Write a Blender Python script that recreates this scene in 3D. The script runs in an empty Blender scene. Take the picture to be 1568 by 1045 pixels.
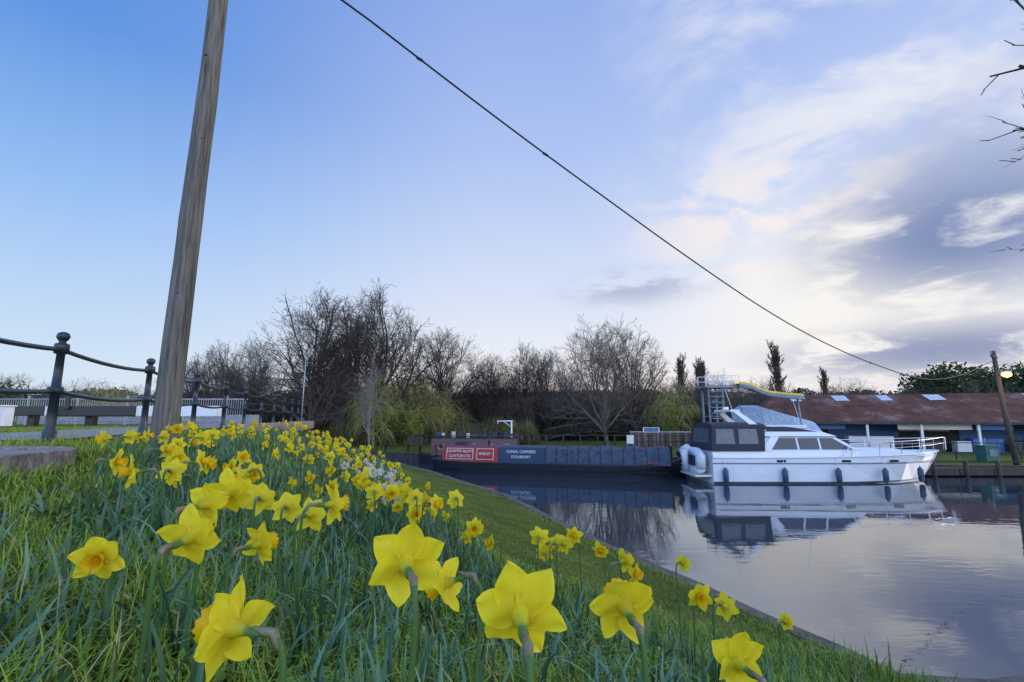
import bpy, math, random
import numpy as np
from mathutils import Vector
random.seed(7); rng=np.random.default_rng(7)
scn=bpy.context.scene
R=math.radians
def lin(c):
    return tuple(((v/255)/12.92 if v/255<=.04045 else ((v/255+.055)/1.055)**2.4) for v in c)
def L4(*c): return lin(c)+(1,)

# ------------------------------------------------------------------ materials
def newmat(name):
    m=bpy.data.materials.new(name); m.use_nodes=True
    nt=m.node_tree; b=nt.nodes['Principled BSDF']; return m,nt,b
def mat(name,col,rough=.6,metal=0,var=.25,scale=6.,bump=0.,spec=.5,coord='Object',stretch=(1,1,1)):
    m,nt,b=newmat(name)
    tc=nt.nodes.new('ShaderNodeTexCoord'); mp=nt.nodes.new('ShaderNodeMapping'); mp.inputs['Scale'].default_value=stretch
    nt.links.new(tc.outputs[coord],mp.inputs['Vector'])
    n=nt.nodes.new('ShaderNodeTexNoise'); n.inputs['Scale'].default_value=scale; n.inputs['Detail'].default_value=6; n.inputs['Roughness'].default_value=.65
    nt.links.new(mp.outputs[0],n.inputs['Vector'])
    r=nt.nodes.new('ShaderNodeValToRGB')
    r.color_ramp.elements[0].position=.3; r.color_ramp.elements[1].position=.7
    r.color_ramp.elements[0].color=tuple(c*(1-var) for c in col)+(1,)
    r.color_ramp.elements[1].color=tuple(min(1,c*(1+var)) for c in col)+(1,)
    nt.links.new(n.outputs['Fac'],r.inputs[0]); nt.links.new(r.outputs[0],b.inputs['Base Color'])
    b.inputs['Roughness'].default_value=rough; b.inputs['Metallic'].default_value=metal
    b.inputs['Specular IOR Level'].default_value=spec
    if bump:
        bp=nt.nodes.new('ShaderNodeBump'); bp.inputs['Strength'].default_value=bump; bp.inputs['Distance'].default_value=.02
        nt.links.new(n.outputs['Fac'],bp.inputs['Height']); nt.links.new(bp.outputs[0],b.inputs['Normal'])
    return m
def vcol_mat(name,rough=.6,trans=.3,spec=.3):
    m,nt,b=newmat(name)
    a=nt.nodes.new('ShaderNodeAttribute'); a.attribute_name='Col'
    nt.links.new(a.outputs['Color'],b.inputs['Base Color']); b.inputs['Roughness'].default_value=rough
    b.inputs['Specular IOR Level'].default_value=spec
    if trans>0:
        t=nt.nodes.new('ShaderNodeBsdfTranslucent'); nt.links.new(a.outputs['Color'],t.inputs['Color'])
        mx=nt.nodes.new('ShaderNodeMixShader'); mx.inputs[0].default_value=trans
        nt.links.new(b.outputs[0],mx.inputs[1]); nt.links.new(t.outputs[0],mx.inputs[2])
        nt.links.new(mx.outputs[0],nt.nodes['Material Output'].inputs['Surface'])
    return m

# ------------------------------------------------------------------ mesh helpers
def np_mesh(name,V,F,mats,col=None,midx=None,smooth=False,parent=None):
    V=np.asarray(V,dtype=np.float32); F=np.asarray(F,dtype=np.int32); k=F.shape[1]
    me=bpy.data.meshes.new(name)
    me.vertices.add(len(V)); me.vertices.foreach_set('co',V.ravel())
    me.loops.add(F.size); me.loops.foreach_set('vertex_index',F.ravel())
    me.polygons.add(len(F)); me.polygons.foreach_set('loop_start',np.arange(0,F.size,k,dtype=np.int32))
    me.polygons.foreach_set('loop_total',np.full(len(F),k,dtype=np.int32))
    if midx is not None: me.polygons.foreach_set('material_index',np.asarray(midx,dtype=np.int32))
    if smooth: me.polygons.foreach_set('use_smooth',np.ones(len(F),dtype=bool))
    me.update(calc_edges=True)
    if col is not None:
        at=me.color_attributes.new('Col','FLOAT_COLOR','POINT')
        c=np.ones((len(V),4),dtype=np.float32); c[:,:3]=col; at.data.foreach_set('color',c.ravel())
    for m in (mats if isinstance(mats,(list,tuple)) else [mats]): me.materials.append(m)
    ob=bpy.data.objects.new(name,me); scn.collection.objects.link(ob)
    if parent: ob.parent=parent
    return ob
def empty(name,loc=(0,0,0),rz=0):
    e=bpy.data.objects.new(name,None); scn.collection.objects.link(e); e.location=loc; e.rotation_euler=(0,0,rz); e.empty_display_size=.3; return e
class MB:
    def __init__(s): s.v=[];s.f=[];s.m=[];s.sm=[]
    def add(s,vs,fs,m=0,smooth=False):
        o=len(s.v); s.v+= [tuple(v) for v in vs]; s.f+=[tuple(i+o for i in f) for f in fs]; s.m+=[m]*len(fs); s.sm+=[smooth]*len(fs)
    def box(s,c,sz,rz=0,m=0,rx=0):
        cx,cy,cz=c; a,b,h=sz[0]/2,sz[1]/2,sz[2]/2; vs=[]
        for z in(-h,h):
            for x,y in((-a,-b),(a,-b),(a,b),(-a,b)):
                y2=y*math.cos(rx)-z*math.sin(rx); z2=y*math.sin(rx)+z*math.cos(rx)
                vs.append((cx+x*math.cos(rz)-y2*math.sin(rz),cy+x*math.sin(rz)+y2*math.cos(rz),cz+z2))
        s.add(vs,[(3,2,1,0),(4,5,6,7),(0,1,5,4),(1,2,6,5),(2,3,7,6),(3,0,4,7)],m)
    def tube(s,pts,rad,n=8,m=0,caps=True):
        pts=[Vector(p) for p in pts]
        if not hasattr(rad,'__len__'): rad=[rad]*len(pts)
        vs=[];fs=[]; up=None
        for i,p in enumerate(pts):
            d=(pts[min(i+1,len(pts)-1)]-pts[max(i-1,0)])
            d=d.normalized() if d.length>1e-9 else Vector((0,0,1))
            if up is None:
                up=d.orthogonal().normalized()
            up=(up-d*up.dot(d)); up=up.normalized() if up.length>1e-6 else d.orthogonal().normalized()
            w=d.cross(up)
            for k in range(n):
                t=2*math.pi*k/n; vs.append(p+(up*math.cos(t)+w*math.sin(t))*rad[i])
        for i in range(len(pts)-1):
            for k in range(n):
                k2=(k+1)%n; fs.append((i*n+k,i*n+k2,(i+1)*n+k2,(i+1)*n+k))
        s.add(vs,fs,m,True)
        if caps:
            o=len(s.v)-len(vs)
            s.f.append(tuple(o+k for k in reversed(range(n)))); s.m.append(m); s.sm.append(False)
            o2=o+(len(pts)-1)*n; s.f.append(tuple(o2+k for k in range(n))); s.m.append(m); s.sm.append(False)
    def tube_prof(s,c,prof,n,m):
        vs=[];fs=[]
        for r,z in prof:
            for k in range(n):
                t=2*math.pi*k/n; vs.append((c[0]+r*math.cos(t),c[1]+r*math.sin(t),c[2]+z))
        for i in range(len(prof)-1):
            for k in range(n):
                k2=(k+1)%n; fs.append((i*n+k,i*n+k2,(i+1)*n+k2,(i+1)*n+k))
        s.add(vs,fs,m,True)
    def loft(s,secs,m=0,closed=False,smooth=False,mats=None):
        n=len(secs[0]); vs=[p for sc in secs for p in sc]
        o=len(s.v); s.v+=[tuple(v) for v in vs]
        for i in range(len(secs)-1):
            for k in range(n if closed else n-1):
                k2=(k+1)%n
                s.f.append((o+i*n+k,o+(i+1)*n+k,o+(i+1)*n+k2,o+i*n+k2)); s.m.append(mats[k] if mats else m); s.sm.append(smooth)
    def poly(s,vs,m=0): s.add(vs,[tuple(range(len(vs)))],m)
    def obj(s,name,mats,parent=None,loc=(0,0,0),rz=0,bevel=0):
        me=bpy.data.meshes.new(name); me.from_pydata(s.v,[],s.f)
        for m in mats: me.materials.append(m)
        me.polygons.foreach_set('material_index',s.m); me.polygons.foreach_set('use_smooth',s.sm); me.update()
        ob=bpy.data.objects.new(name,me); scn.collection.objects.link(ob); ob.location=loc; ob.rotation_euler=(0,0,rz)
        if parent: ob.parent=parent
        if bevel:
            b=ob.modifiers.new('bv','BEVEL'); b.width=bevel; b.segments=2; b.limit_method='ANGLE'
        return ob

# ------------------------------------------------------------------ terrain
NEAR=[(90,5.4),(20,5.3),(6,5.05),(4.5,4.85),(3.65,4.95),(3.12,6.3),(2.66,7.6),(1.56,10.4),(.77,12.85),(-.29,16.1),(-2.14,19.6),(-3.9,23.2),(-6.5,27.5),(-14,31.5),(-60,40)]
FAR=[(-60,48),(-14,36),(-6,32.2),(1,31),(3,28),(8,25.9),(18,25),(22,23.9),(90,23.4)]
KS=.88
def dpoly(X,Y,P):
    d=np.full(X.shape,1e9)
    for (ax,ay),(bx,by) in zip(P[:-1],P[1:]):
        dx,dy=bx-ax,by-ay
        t=np.clip(((X-ax)*dx+(Y-ay)*dy)/(dx*dx+dy*dy),0,1)
        d=np.minimum(d,np.hypot(X-ax-t*dx,Y-ay-t*dy))
    return d
def inside(X,Y,P):
    c=np.zeros(X.shape,bool); n=len(P)
    for i in range(n):
        x1,y1=P[i];x2,y2=P[(i+1)%n]
        if y1==y2: continue
        m=((y1>Y)!=(y2>Y))&(X<(x2-x1)*(Y-y1)/(y2-y1)+x1); c^=m
    return c
WP=NEAR+FAR
def sstep(a,b,x):
    t=np.clip((x-a)/(b-a),0,1); return t*t*(3-2*t)
def HT(X,Y):
    X=np.asarray(X,float);Y=np.asarray(Y,float)
    dn0=dpoly(X,Y,NEAR); df=dpoly(X,Y,FAR); ins=inside(X,Y,WP); dn=dn0/KS
    pn=np.interp(dn,[0,1,2,3,4.3,5.2,7,8,9],[.27,.37,.60,.95,1.43,1.73,2.16,2.36,2.42])
    pf=np.interp(df,[0,.6,3,40],[.40,.48,.52,.6])
    h=np.where(dn0<df,pn,pf)
    b=.018*np.sin(X*5.1+1)*np.sin(Y*4.3)+.02*np.sin(X*1.7+Y*2.3)
    h=h+b*sstep(1.5,3.5,dn)*(1-sstep(7.3,8.2,dn))*(dn0<df)
    h=h+sstep(140,420,Y)*24*(.7+.3*np.sin(X*.011+1))+sstep(60,300,-X)*(Y>0)*2
    dd=np.minimum(dn0,df)
    h=np.where(ins,np.maximum(-1.2,.2-dd*8),h)
    return h
def DN(X,Y): return dpoly(np.asarray(X,float),np.asarray(Y,float),NEAR)/KS
def axis(parts,lo,hi):
    a=[]
    for s,e,st in parts: a+=list(np.arange(s,e,st))
    g=[a[-1]];st=parts[-1][2]
    while g[-1]<hi: st*=1.25; g.append(g[-1]+st)
    a+=g[1:]
    g=[a[0]];st=parts[0][2]
    while g[-1]>lo: st*=1.25; g.append(g[-1]-st)
    return np.array(sorted(g[1:]+a))
ax=axis([(-26,-8,.35),(-8,8,.12),(8,30,.4)],-1500,1500)
ay=axis([(-2,12,.12),(12,34,.22),(34,60,.8)],-60,2500)
GX,GY=np.meshgrid(ax,ay); GZ=HT(GX,GY)
nx,ny=len(ax),len(ay)
idx=np.arange(nx*ny).reshape(ny,nx)
F=np.stack([idx[:-1,:-1],idx[:-1,1:],idx[1:,1:],idx[1:,:-1]],-1).reshape(-1,4)
m,nt,b=newmat('ground_grass')
tc=nt.nodes.new('ShaderNodeTexCoord')
n1=nt.nodes.new('ShaderNodeTexNoise'); n1.inputs['Scale'].default_value=1.3; n1.inputs['Detail'].default_value=8
n2=nt.nodes.new('ShaderNodeTexNoise'); n2.inputs['Scale'].default_value=45; n2.inputs['Detail'].default_value=4
nt.links.new(tc.outputs['Object'],n1.inputs[0]); nt.links.new(tc.outputs['Object'],n2.inputs[0])
r=nt.nodes.new('ShaderNodeValToRGB'); r.color_ramp.elements[0].position=.3; r.color_ramp.elements[1].position=.72
r.color_ramp.elements[0].color=(.055,.095,.012,1); r.color_ramp.elements[1].color=(.16,.195,.03,1)
nt.links.new(n1.outputs[0],r.inputs[0])
mx=nt.nodes.new('ShaderNodeMix'); mx.data_type='RGBA'; mx.blend_type='MULTIPLY'; mx.inputs[0].default_value=.8
r2=nt.nodes.new('ShaderNodeValToRGB'); r2.color_ramp.elements[0].position=.35; r2.color_ramp.elements[0].color=(.35,.35,.3,1); r2.color_ramp.elements[1].position=.6
nt.links.new(n2.outputs[0],r2.inputs[0]); nt.links.new(r.outputs[0],mx.inputs[6]); nt.links.new(r2.outputs[0],mx.inputs[7])
nt.links.new(mx.outputs[2],b.inputs['Base Color']); b.inputs['Roughness'].default_value=.9; b.inputs['Specular IOR Level'].default_value=.15
bp=nt.nodes.new('ShaderNodeBump'); bp.inputs['Strength'].default_value=.6; bp.inputs['Distance'].default_value=.03
nt.links.new(n2.outputs[0],bp.inputs['Height']); nt.links.new(bp.outputs[0],b.inputs['Normal'])
M_ground=m
np_mesh('ground',np.stack([GX.ravel(),GY.ravel(),GZ.ravel()],-1),F,M_ground,smooth=True)

# water
m,nt,b=newmat('water'); b.inputs['Base Color'].default_value=(.03,.043,.056,1); b.inputs['Roughness'].default_value=.008; b.inputs['IOR'].default_value=2.8
tc=nt.nodes.new('ShaderNodeTexCoord'); mp=nt.nodes.new('ShaderNodeMapping'); mp.inputs['Scale'].default_value=(.55,1.5,1); mp.inputs['Rotation'].default_value=(0,0,.25)
nt.links.new(tc.outputs['Object'],mp.inputs[0])
n1=nt.nodes.new('ShaderNodeTexNoise'); n1.inputs['Scale'].default_value=3.0; n1.inputs['Detail'].default_value=3
n2=nt.nodes.new('ShaderNodeTexNoise'); n2.inputs['Scale'].default_value=.25; n2.inputs['Detail'].default_value=2
nt.links.new(mp.outputs[0],n1.inputs[0]); nt.links.new(mp.outputs[0],n2.inputs[0])
rr_=nt.nodes.new('ShaderNodeMapRange'); rr_.inputs[1].default_value=.40; rr_.inputs[2].default_value=.62; rr_.inputs[3].default_value=.15; rr_.inputs[4].default_value=1; nt.links.new(n2.outputs[0],rr_.inputs[0])
ml=nt.nodes.new('ShaderNodeMath'); ml.operation='MULTIPLY'; nt.links.new(n1.outputs[0],ml.inputs[0]); nt.links.new(rr_.outputs[0],ml.inputs[1])
bp=nt.nodes.new('ShaderNodeBump'); bp.inputs['Strength'].default_value=.12; bp.inputs['Distance'].default_value=.03
nt.links.new(ml.outputs[0],bp.inputs['Height']); nt.links.new(bp.outputs[0],b.inputs['Normal'])
w=MB(); w.poly([(-65,2,0),(95,2,0),(95,52,0),(-65,52,0)]); w.obj('water',[m])

# canal edges
def offset_poly(P,o):
    out=[]
    for i,p in enumerate(P):
        a=Vector(P[max(i-1,0)]);c=Vector(P[min(i+1,len(P)-1)]); d=(c-a).normalized(); n=Vector((-d.y,d.x)); out.append((p[0]+n.x*o,p[1]+n.y*o))
    return out
def edge_strip(name,P,o0,o1,z0,z1,mt):
    A=offset_poly(P,o0);B=offset_poly(P,o1); s=MB()
    secs=[[(a[0],a[1],z0),(a[0],a[1],z1),(b2[0],b2[1],z1+.005),(b2[0],b2[1],z0)] for a,b2 in zip(A,B)]
    s.loft(secs,closed=True); return s.obj(name,[mt])
M_stone=mat('stone_coping',(.10,.09,.075),.85,var=.5,scale=5,bump=.6)
M_timber_d=mat('dark_timber',(.05,.04,.032),.8,var=.5,scale=4,bump=.5)
M_conc=mat('concrete',(.30,.29,.27),.9,var=.3,scale=4,bump=.3)
def subdiv(P,st=.8):
    o=[]
    for a,b2 in zip(P[:-1],P[1:]):
        n=max(1,int(math.dist(a,b2)/st)) if math.dist(a,b2)<40 else 1
        for k in range(n): o.append((a[0]+(b2[0]-a[0])*k/n,a[1]+(b2[1]-a[1])*k/n))
    return o+[P[-1]]
NE=[(x+.03*math.sin(i*1.9),y+.02*math.sin(i*2.7)) for i,(x,y) in enumerate(subdiv(NEAR,.5))]
edge_strip('canal_edge_stone',NE,.05,-.16,-.5,.27,M_stone)
edge_strip('far_canal_edge',subdiv(FAR,2),.05,-.35,-.5,.46,M_timber_d)

# ------------------------------------------------------------------ straps: grass and leaves
def straps(P,h,w,th,bend,lev,col,across=2,fold=.0,twist=None,tipw=.05,tipcol=1.25):
    n=len(P); t=np.linspace(0,1,lev)
    od=np.stack([np.cos(th),np.sin(th)],-1)
    V=np.zeros((n,lev,across,3)); C=np.zeros((n,lev,across,3))
    prof=np.minimum(1,(1-t)**.6*1.25)*(.75+.5*np.minimum(t*3,1)*.5); prof[-1]=tipw
    for i,tt in enumerate(t):
        out=bend*h*(tt**2.2); up=h*(tt-.45*np.clip(bend,0,1.4)*tt**3)
        c=P.copy(); c[:,0]+=od[:,0]*out; c[:,1]+=od[:,1]*out; c[:,2]+=up
        ang=th+np.pi/2 if twist is None else th+np.pi/2+twist*tt
        for k in range(across):
            u=(k/(across-1)-.5)*w*prof[i]
            V[:,i,k,0]=c[:,0]+np.cos(ang)*u; V[:,i,k,1]=c[:,1]+np.sin(ang)*u; V[:,i,k,2]=c[:,2]
            if across==3 and k==1: V[:,i,k,0]-=od[:,0]*fold*w*prof[i]; V[:,i,k,1]-=od[:,1]*fold*w*prof[i]
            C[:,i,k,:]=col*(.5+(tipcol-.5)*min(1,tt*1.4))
    base=(np.arange(n)*lev*across)[:,None]
    f=[]
    for i in range(lev-1):
        for k in range(across-1):
            f.append([i*across+k,i*across+k+1,(i+1)*across+k+1,(i+1)*across+k])
    f=np.array(f); Fq=(base[:,:,None]+f[None]).reshape(-1,4)
    return V.reshape(-1,3),Fq,C.reshape(-1,3)
def cat(L):
    Vs,Fs,Cs=[],[],[];o=0
    for V,F_,C in L: Vs.append(V);Fs.append(F_+o);Cs.append(C);o+=len(V)
    return np.concatenate(Vs),np.concatenate(Fs),np.concatenate(Cs)
def samp(n,x0,x1,y0,y1,cond):
    X=rng.uniform(x0,x1,n);Y=rng.uniform(y0,y1,n); s=DN(X,Y); ok=cond(X,Y,s)&~inside(X,Y,WP)
    X,Y,s=X[ok],Y[ok],s[ok]; return np.stack([X,Y,HT(X,Y)-.01],-1),s
M_blade=vcol_mat('grass_blade',.6,0,.2)
def wallx(Y):
    return np.interp(Y,[-1,2.6,3.75],[-2.2,-2.95,-3.3])
notpath=lambda X,Y:~((X<wallx(Y)+.02)&(Y<4.0))
def gcol(n,a=(.09,.16,.014),b=(.28,.37,.045)):
    k=rng.uniform(0,1,(n,1)); c=np.array(a)*(1-k)+np.array(b)*k
    dry=rng.uniform(0,1,n)<.06; c[dry]=(.38,.32,.16); return c
G=[]
P,s=samp(30000,-2.6,2.2,.28,1.9,lambda X,Y,s:notpath(X,Y)&(np.hypot(X,Y)>.42))
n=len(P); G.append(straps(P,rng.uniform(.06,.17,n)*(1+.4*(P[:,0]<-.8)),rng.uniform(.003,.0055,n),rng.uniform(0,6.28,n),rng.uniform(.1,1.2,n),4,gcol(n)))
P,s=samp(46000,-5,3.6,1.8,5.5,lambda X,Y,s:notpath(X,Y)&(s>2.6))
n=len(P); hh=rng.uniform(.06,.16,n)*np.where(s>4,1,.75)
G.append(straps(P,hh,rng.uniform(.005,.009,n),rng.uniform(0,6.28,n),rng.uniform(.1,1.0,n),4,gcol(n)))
P,s=samp(42000,-9,3.5,5.3,15,lambda X,Y,s:(s>3.8)&(s<8.2))
n=len(P); G.append(straps(P,rng.uniform(.05,.14,n),rng.uniform(.009,.016,n),rng.uniform(0,6.28,n),rng.uniform(.1,.8,n),3,gcol(n)))
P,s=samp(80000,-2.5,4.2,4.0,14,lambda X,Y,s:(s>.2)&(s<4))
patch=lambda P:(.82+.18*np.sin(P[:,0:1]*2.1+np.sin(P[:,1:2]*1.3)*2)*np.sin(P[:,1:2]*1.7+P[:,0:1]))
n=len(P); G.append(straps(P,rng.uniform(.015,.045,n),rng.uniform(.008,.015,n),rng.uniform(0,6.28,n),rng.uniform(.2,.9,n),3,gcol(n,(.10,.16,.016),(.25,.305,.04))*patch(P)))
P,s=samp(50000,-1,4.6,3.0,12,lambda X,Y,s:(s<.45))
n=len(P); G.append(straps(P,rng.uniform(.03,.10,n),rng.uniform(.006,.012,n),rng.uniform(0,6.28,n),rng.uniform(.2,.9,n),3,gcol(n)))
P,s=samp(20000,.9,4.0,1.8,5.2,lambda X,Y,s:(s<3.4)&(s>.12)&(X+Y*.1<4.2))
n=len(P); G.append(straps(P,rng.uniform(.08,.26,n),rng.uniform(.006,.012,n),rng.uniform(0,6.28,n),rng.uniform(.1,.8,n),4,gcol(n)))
P,s=samp(9000,3.6,7,2.5,5.0,lambda X,Y,s:(s>.1))
n=len(P); G.append(straps(P,rng.uniform(.03,.08,n),rng.uniform(.008,.014,n),rng.uniform(0,6.28,n),rng.uniform(.1,.8,n),3,gcol(n)))
P,s=samp(30000,-14,-3.3,3.9,16,lambda X,Y,s:(s>8))
n=len(P); G.append(straps(P,rng.uniform(.03,.08,n),rng.uniform(.01,.018,n),rng.uniform(0,6.28,n),rng.uniform(.2,.8,n),3,gcol(n)))
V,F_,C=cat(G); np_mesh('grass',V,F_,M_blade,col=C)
P,s=samp(10000,-2.9,2,.4,3.5,lambda X,Y,s:notpath(X,Y)&(np.sin(X*3.1+1)*np.sin(Y*2.7+.5)>.0))
n=len(P); P[:,2]+=rng.uniform(.02,.09,n)
V,F_,C=straps(P,rng.uniform(.015,.04,n),rng.uniform(.012,.024,n),rng.uniform(0,6.28,n),rng.uniform(.8,2,n),4,gcol(n,(.06,.14,.014),(.15,.25,.03)))
np_mesh('ground_weeds',V,F_,M_blade,col=C)
P,s=samp(260,1.9,3.7,3.0,5.0,lambda X,Y,s:(s<1.6)&(s>.1))
n=len(P); V,F_,C=straps(P,rng.uniform(.22,.42,n),rng.uniform(.012,.02,n),rng.uniform(0,6.28,n),rng.uniform(.05,.5,n),5,gcol(n,(.06,.13,.03),(.14,.24,.06)))
np_mesh('bankside_reeds',V,F_,M_blade,col=C)

# ------------------------------------------------------------------ daffodils
m,nt,b=newmat('daffodil_petal')
a=nt.nodes.new('ShaderNodeAttribute'); a.attribute_name='Col'
nt.links.new(a.outputs['Color'],b.inputs['Base Color']); b.inputs['Roughness'].default_value=.5; b.inputs['Specular IOR Level'].default_value=.25
t=nt.nodes.new('ShaderNodeBsdfTranslucent'); nt.links.new(a.outputs['Color'],t.inputs['Color'])
mxs=nt.nodes.new('ShaderNodeMixShader'); mxs.inputs[0].default_value=.42
nt.links.new(b.outputs[0],mxs.inputs[1]); nt.links.new(t.outputs[0],mxs.inputs[2]); nt.links.new(mxs.outputs[0],nt.nodes['Material Output'].inputs['Surface'])
M_petal=m
YEL=np.array((.98,.85,.03)); YTR=np.array((.97,.62,.008)); GRN=np.array((.14,.25,.06)); BRN=np.array((.34,.29,.18))
def flower_template(seed,nu=9,nv=7,pc=YEL,tc_=YTR):
    rr=random.Random(seed); V=[];F_=[];C=[]
    Lp=.048; o=0
    for k in range(6):
        th=k*math.pi/3+rr.uniform(-.1,.1); back=(k%2)*-.0025
        Lk=Lp*rr.uniform(.9,1.1); wm=.0205*rr.uniform(.88,1.12); curl=rr.uniform(-.014,.018); tw=rr.uniform(-.5,.5); side=rr.uniform(-.005,.005); ph=rr.uniform(0,6)
        for i in range(nu):
            u=i/(nu-1)
            wd=wm*(math.sin(math.pi*min(1,(u*.9+.1))**.85)**.75) if u<.999 else .0008
            for j in range(nv):
                v=(j/(nv-1)-.5)*2
                x=.006+u*Lk; y=v*wd+side*u*u; z=back+.004*math.sin(u*3)+curl*u*u+ .0042*abs(v)*wd/wm*math.cos(u*2)+tw*v*wd*u + .0018*math.sin(9*u+v*4+ph)+.0012*math.cos(v*9)*(1-u)
                V.append((x*math.cos(th)-y*math.sin(th),x*math.sin(th)+y*math.cos(th),z))
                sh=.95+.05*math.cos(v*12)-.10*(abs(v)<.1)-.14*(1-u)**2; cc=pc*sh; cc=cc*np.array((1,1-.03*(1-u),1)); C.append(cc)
        for i in range(nu-1):
            for j in range(nv-1):
                a_=o+i*nv+j; F_.append((a_,a_+1,a_+nv+1,a_+nv))
        o=len(V)
    def rev(prof,n,cols,frill=0):
        nonlocal o
        for i,(r_,z_) in enumerate(prof):
            for k in range(n):
                th=2*math.pi*k/n; f=1+(frill*math.sin(k*math.pi/2+.6)*(i==len(prof)-1)); 
                V.append((r_*f*math.cos(th),r_*f*math.sin(th),z_+(.0025*math.cos(k*math.pi) if i==len(prof)-1 and frill else 0))); C.append(cols[i])
        for i in range(len(prof)-1):
            for k in range(n): F_.append((o+i*n+k,o+i*n+(k+1)%n,o+(i+1)*n+(k+1)%n,o+(i+1)*n+k))
        o=len(V)
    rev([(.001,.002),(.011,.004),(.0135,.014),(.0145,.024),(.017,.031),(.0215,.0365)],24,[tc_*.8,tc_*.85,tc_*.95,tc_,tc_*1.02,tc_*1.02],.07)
    rev([(.0015,.022),(.003,.020),(.002,.004)],6,[tc_,tc_,tc_*.7])
    mixc=pc*.5+GRN*.6
    rev([(.0115,.0005),(.009,-.008),(.0062,-.017),(.0048,-.023),(.0062,-.029),(.0050,-.036),(.0030,-.041)],10,[pc*.85,pc*.75,mixc,GRN*1.3,GRN*1.1,GRN,GRN])
    return np.array(V),np.array(F_),np.array(C)
T=[flower_template(i) for i in range(8)]
TW=[flower_template(20+i,6,4,np.array((.80,.80,.74)),np.array((.9,.78,.3))) for i in range(2)]
def make_flower(C_,Fd,scale=1.,tpl=None):
    C_=Vector(C_);Fd=Vector(Fd).normalized()
    V,F_,C=random.choice(T) if tpl is None else tpl
    X=Fd.cross(Vector((0,0,1))).normalized(); Y=Fd.cross(X).normalized(); a=random.uniform(0,6.28)
    X2=X*math.cos(a)+Y*math.sin(a); Y2=Fd.cross(X2)
    Mx=np.array([X2,Y2,Fd]); Vw=(V*scale)@Mx+np.array(C_)
    parts=[(Vw,F_,C*random.uniform(.92,1.02))]
    B=C_-Fd*.040*scale
    gx=C_.x-Fd.x*.07+random.uniform(-.03,.03); gy=C_.y-Fd.y*.05+random.uniform(-.03,.03)
    gz=float(HT(np.array([gx]),np.array([gy]))[0])-.02
    Gp=Vector((gx,gy,gz)); hz=Vector((Fd.x,Fd.y,0)).normalized()
    A1=B-hz*.020*scale+Vector((0,0,.001)); A2=B-hz*.033*scale+Vector((0,0,-.018*scale)); A3=B-hz*.036*scale+Vector((0,0,-.055*scale))
    ctrl=[Gp,Gp.lerp(A3,.35)+Vector((random.uniform(-.008,.008),random.uniform(-.008,.008),0)),Gp.lerp(A3,.75),A3,A2,A1,B]
    pts=[]
    for i in range(len(ctrl)-1):
        p0=ctrl[max(i-1,0)];p1=ctrl[i];p2=ctrl[i+1];p3=ctrl[min(i+2,len(ctrl)-1)]
        for q in range(3):
            t=q/3; pts.append(.5*((2*p1)+(p2-p0)*t+(2*p0-5*p1+4*p2-p3)*t*t+(3*p1-p0-3*p2+p3)*t**3))
    pts.append(B)
    mb=MB(); mb.tube(pts,[.0040*scale]*(len(pts)-3)+[.0032*scale]*3,6,0,caps=False)
    Vs=np.array(mb.v);Fs=np.array(mb.f); cs=np.tile(np.array((.12,.24,.07)),(len(Vs),1))
    parts.append((Vs,Fs,cs))
    mb=MB(); q=[A2.lerp(A1,.3),A2.lerp(A1,.75)+Vector((0,0,.001)),A1+Vector((0,0,.003)),A1.lerp(B,.7)+Vector((0,0,.004)),B+hz*.012+Vector((0,0,.008))]
    mb.tube(q,[.0038*scale,.0052*scale,.0058*scale,.0050*scale,.0012*scale],6,0,caps=False)
    Vs=np.array(mb.v); parts.append((Vs,np.array(mb.f),np.tile(BRN,(len(Vs),1))*rng.uniform(.75,1.25,(len(Vs),1))))
    return parts
def leafcol(n):
    k=rng.uniform(0,1,(n,1))**1.2; return np.array((.042,.11,.048))*(1-k)+np.array((.15,.28,.14))*k
def nearleaves(c,n):
    P=np.stack([c[0]+rng.normal(0,.035,n),c[1]+rng.normal(0,.035,n),np.zeros(n)],-1); P[:,2]=HT(P[:,0],P[:,1])-.01
    return straps(P,rng.uniform(.2,.36,n),rng.uniform(.012,.018,n),rng.uniform(0,6.28,n),rng.uniform(.05,.6,n),7,leafcol(n),3,.25,rng.uniform(-1.2,1.2,n),.12,1.1)
FG=[((-.99,1.23,2.37),(.25,-.9,-.12),1.05),((-.68,1.07,2.45),(.05,.95,.12),1.2),((-.71,1.43,2.35),(.45,.85,.05),1.15),((-.80,1.41,2.49),(.1,.9,.25),1.25),((-.79,1.30,2.48),(.35,.9,.1),1.2),
((-.68,1.70,2.38),(.15,.95,0),1.1),((-.55,1.54,2.44),(.8,.6,0),1.15),((-.17,.82,2.47),(-.35,.9,.15),1.22),((-.12,.95,2.40),(-.85,.3,-.35),.95),
((.01,.67,2.45),(-.12,.95,.3),1.15),((.20,.92,2.37),(-.1,.95,.25),1.2),((.45,1.05,2.22),(-.2,.9,.1),1.15),((-.39,.73,2.41),(-.93,.25,.05),1.15)]
for c,fd,sc in FG:
    pr=make_flower(c,fd,sc)
    pr.append(nearleaves((c[0]-fd[0]*.07,c[1]-fd[1]*.05),6))
    V,F_,C=cat(pr); np_mesh('daffodil',V,F_,M_petal,col=C,smooth=True)
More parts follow.
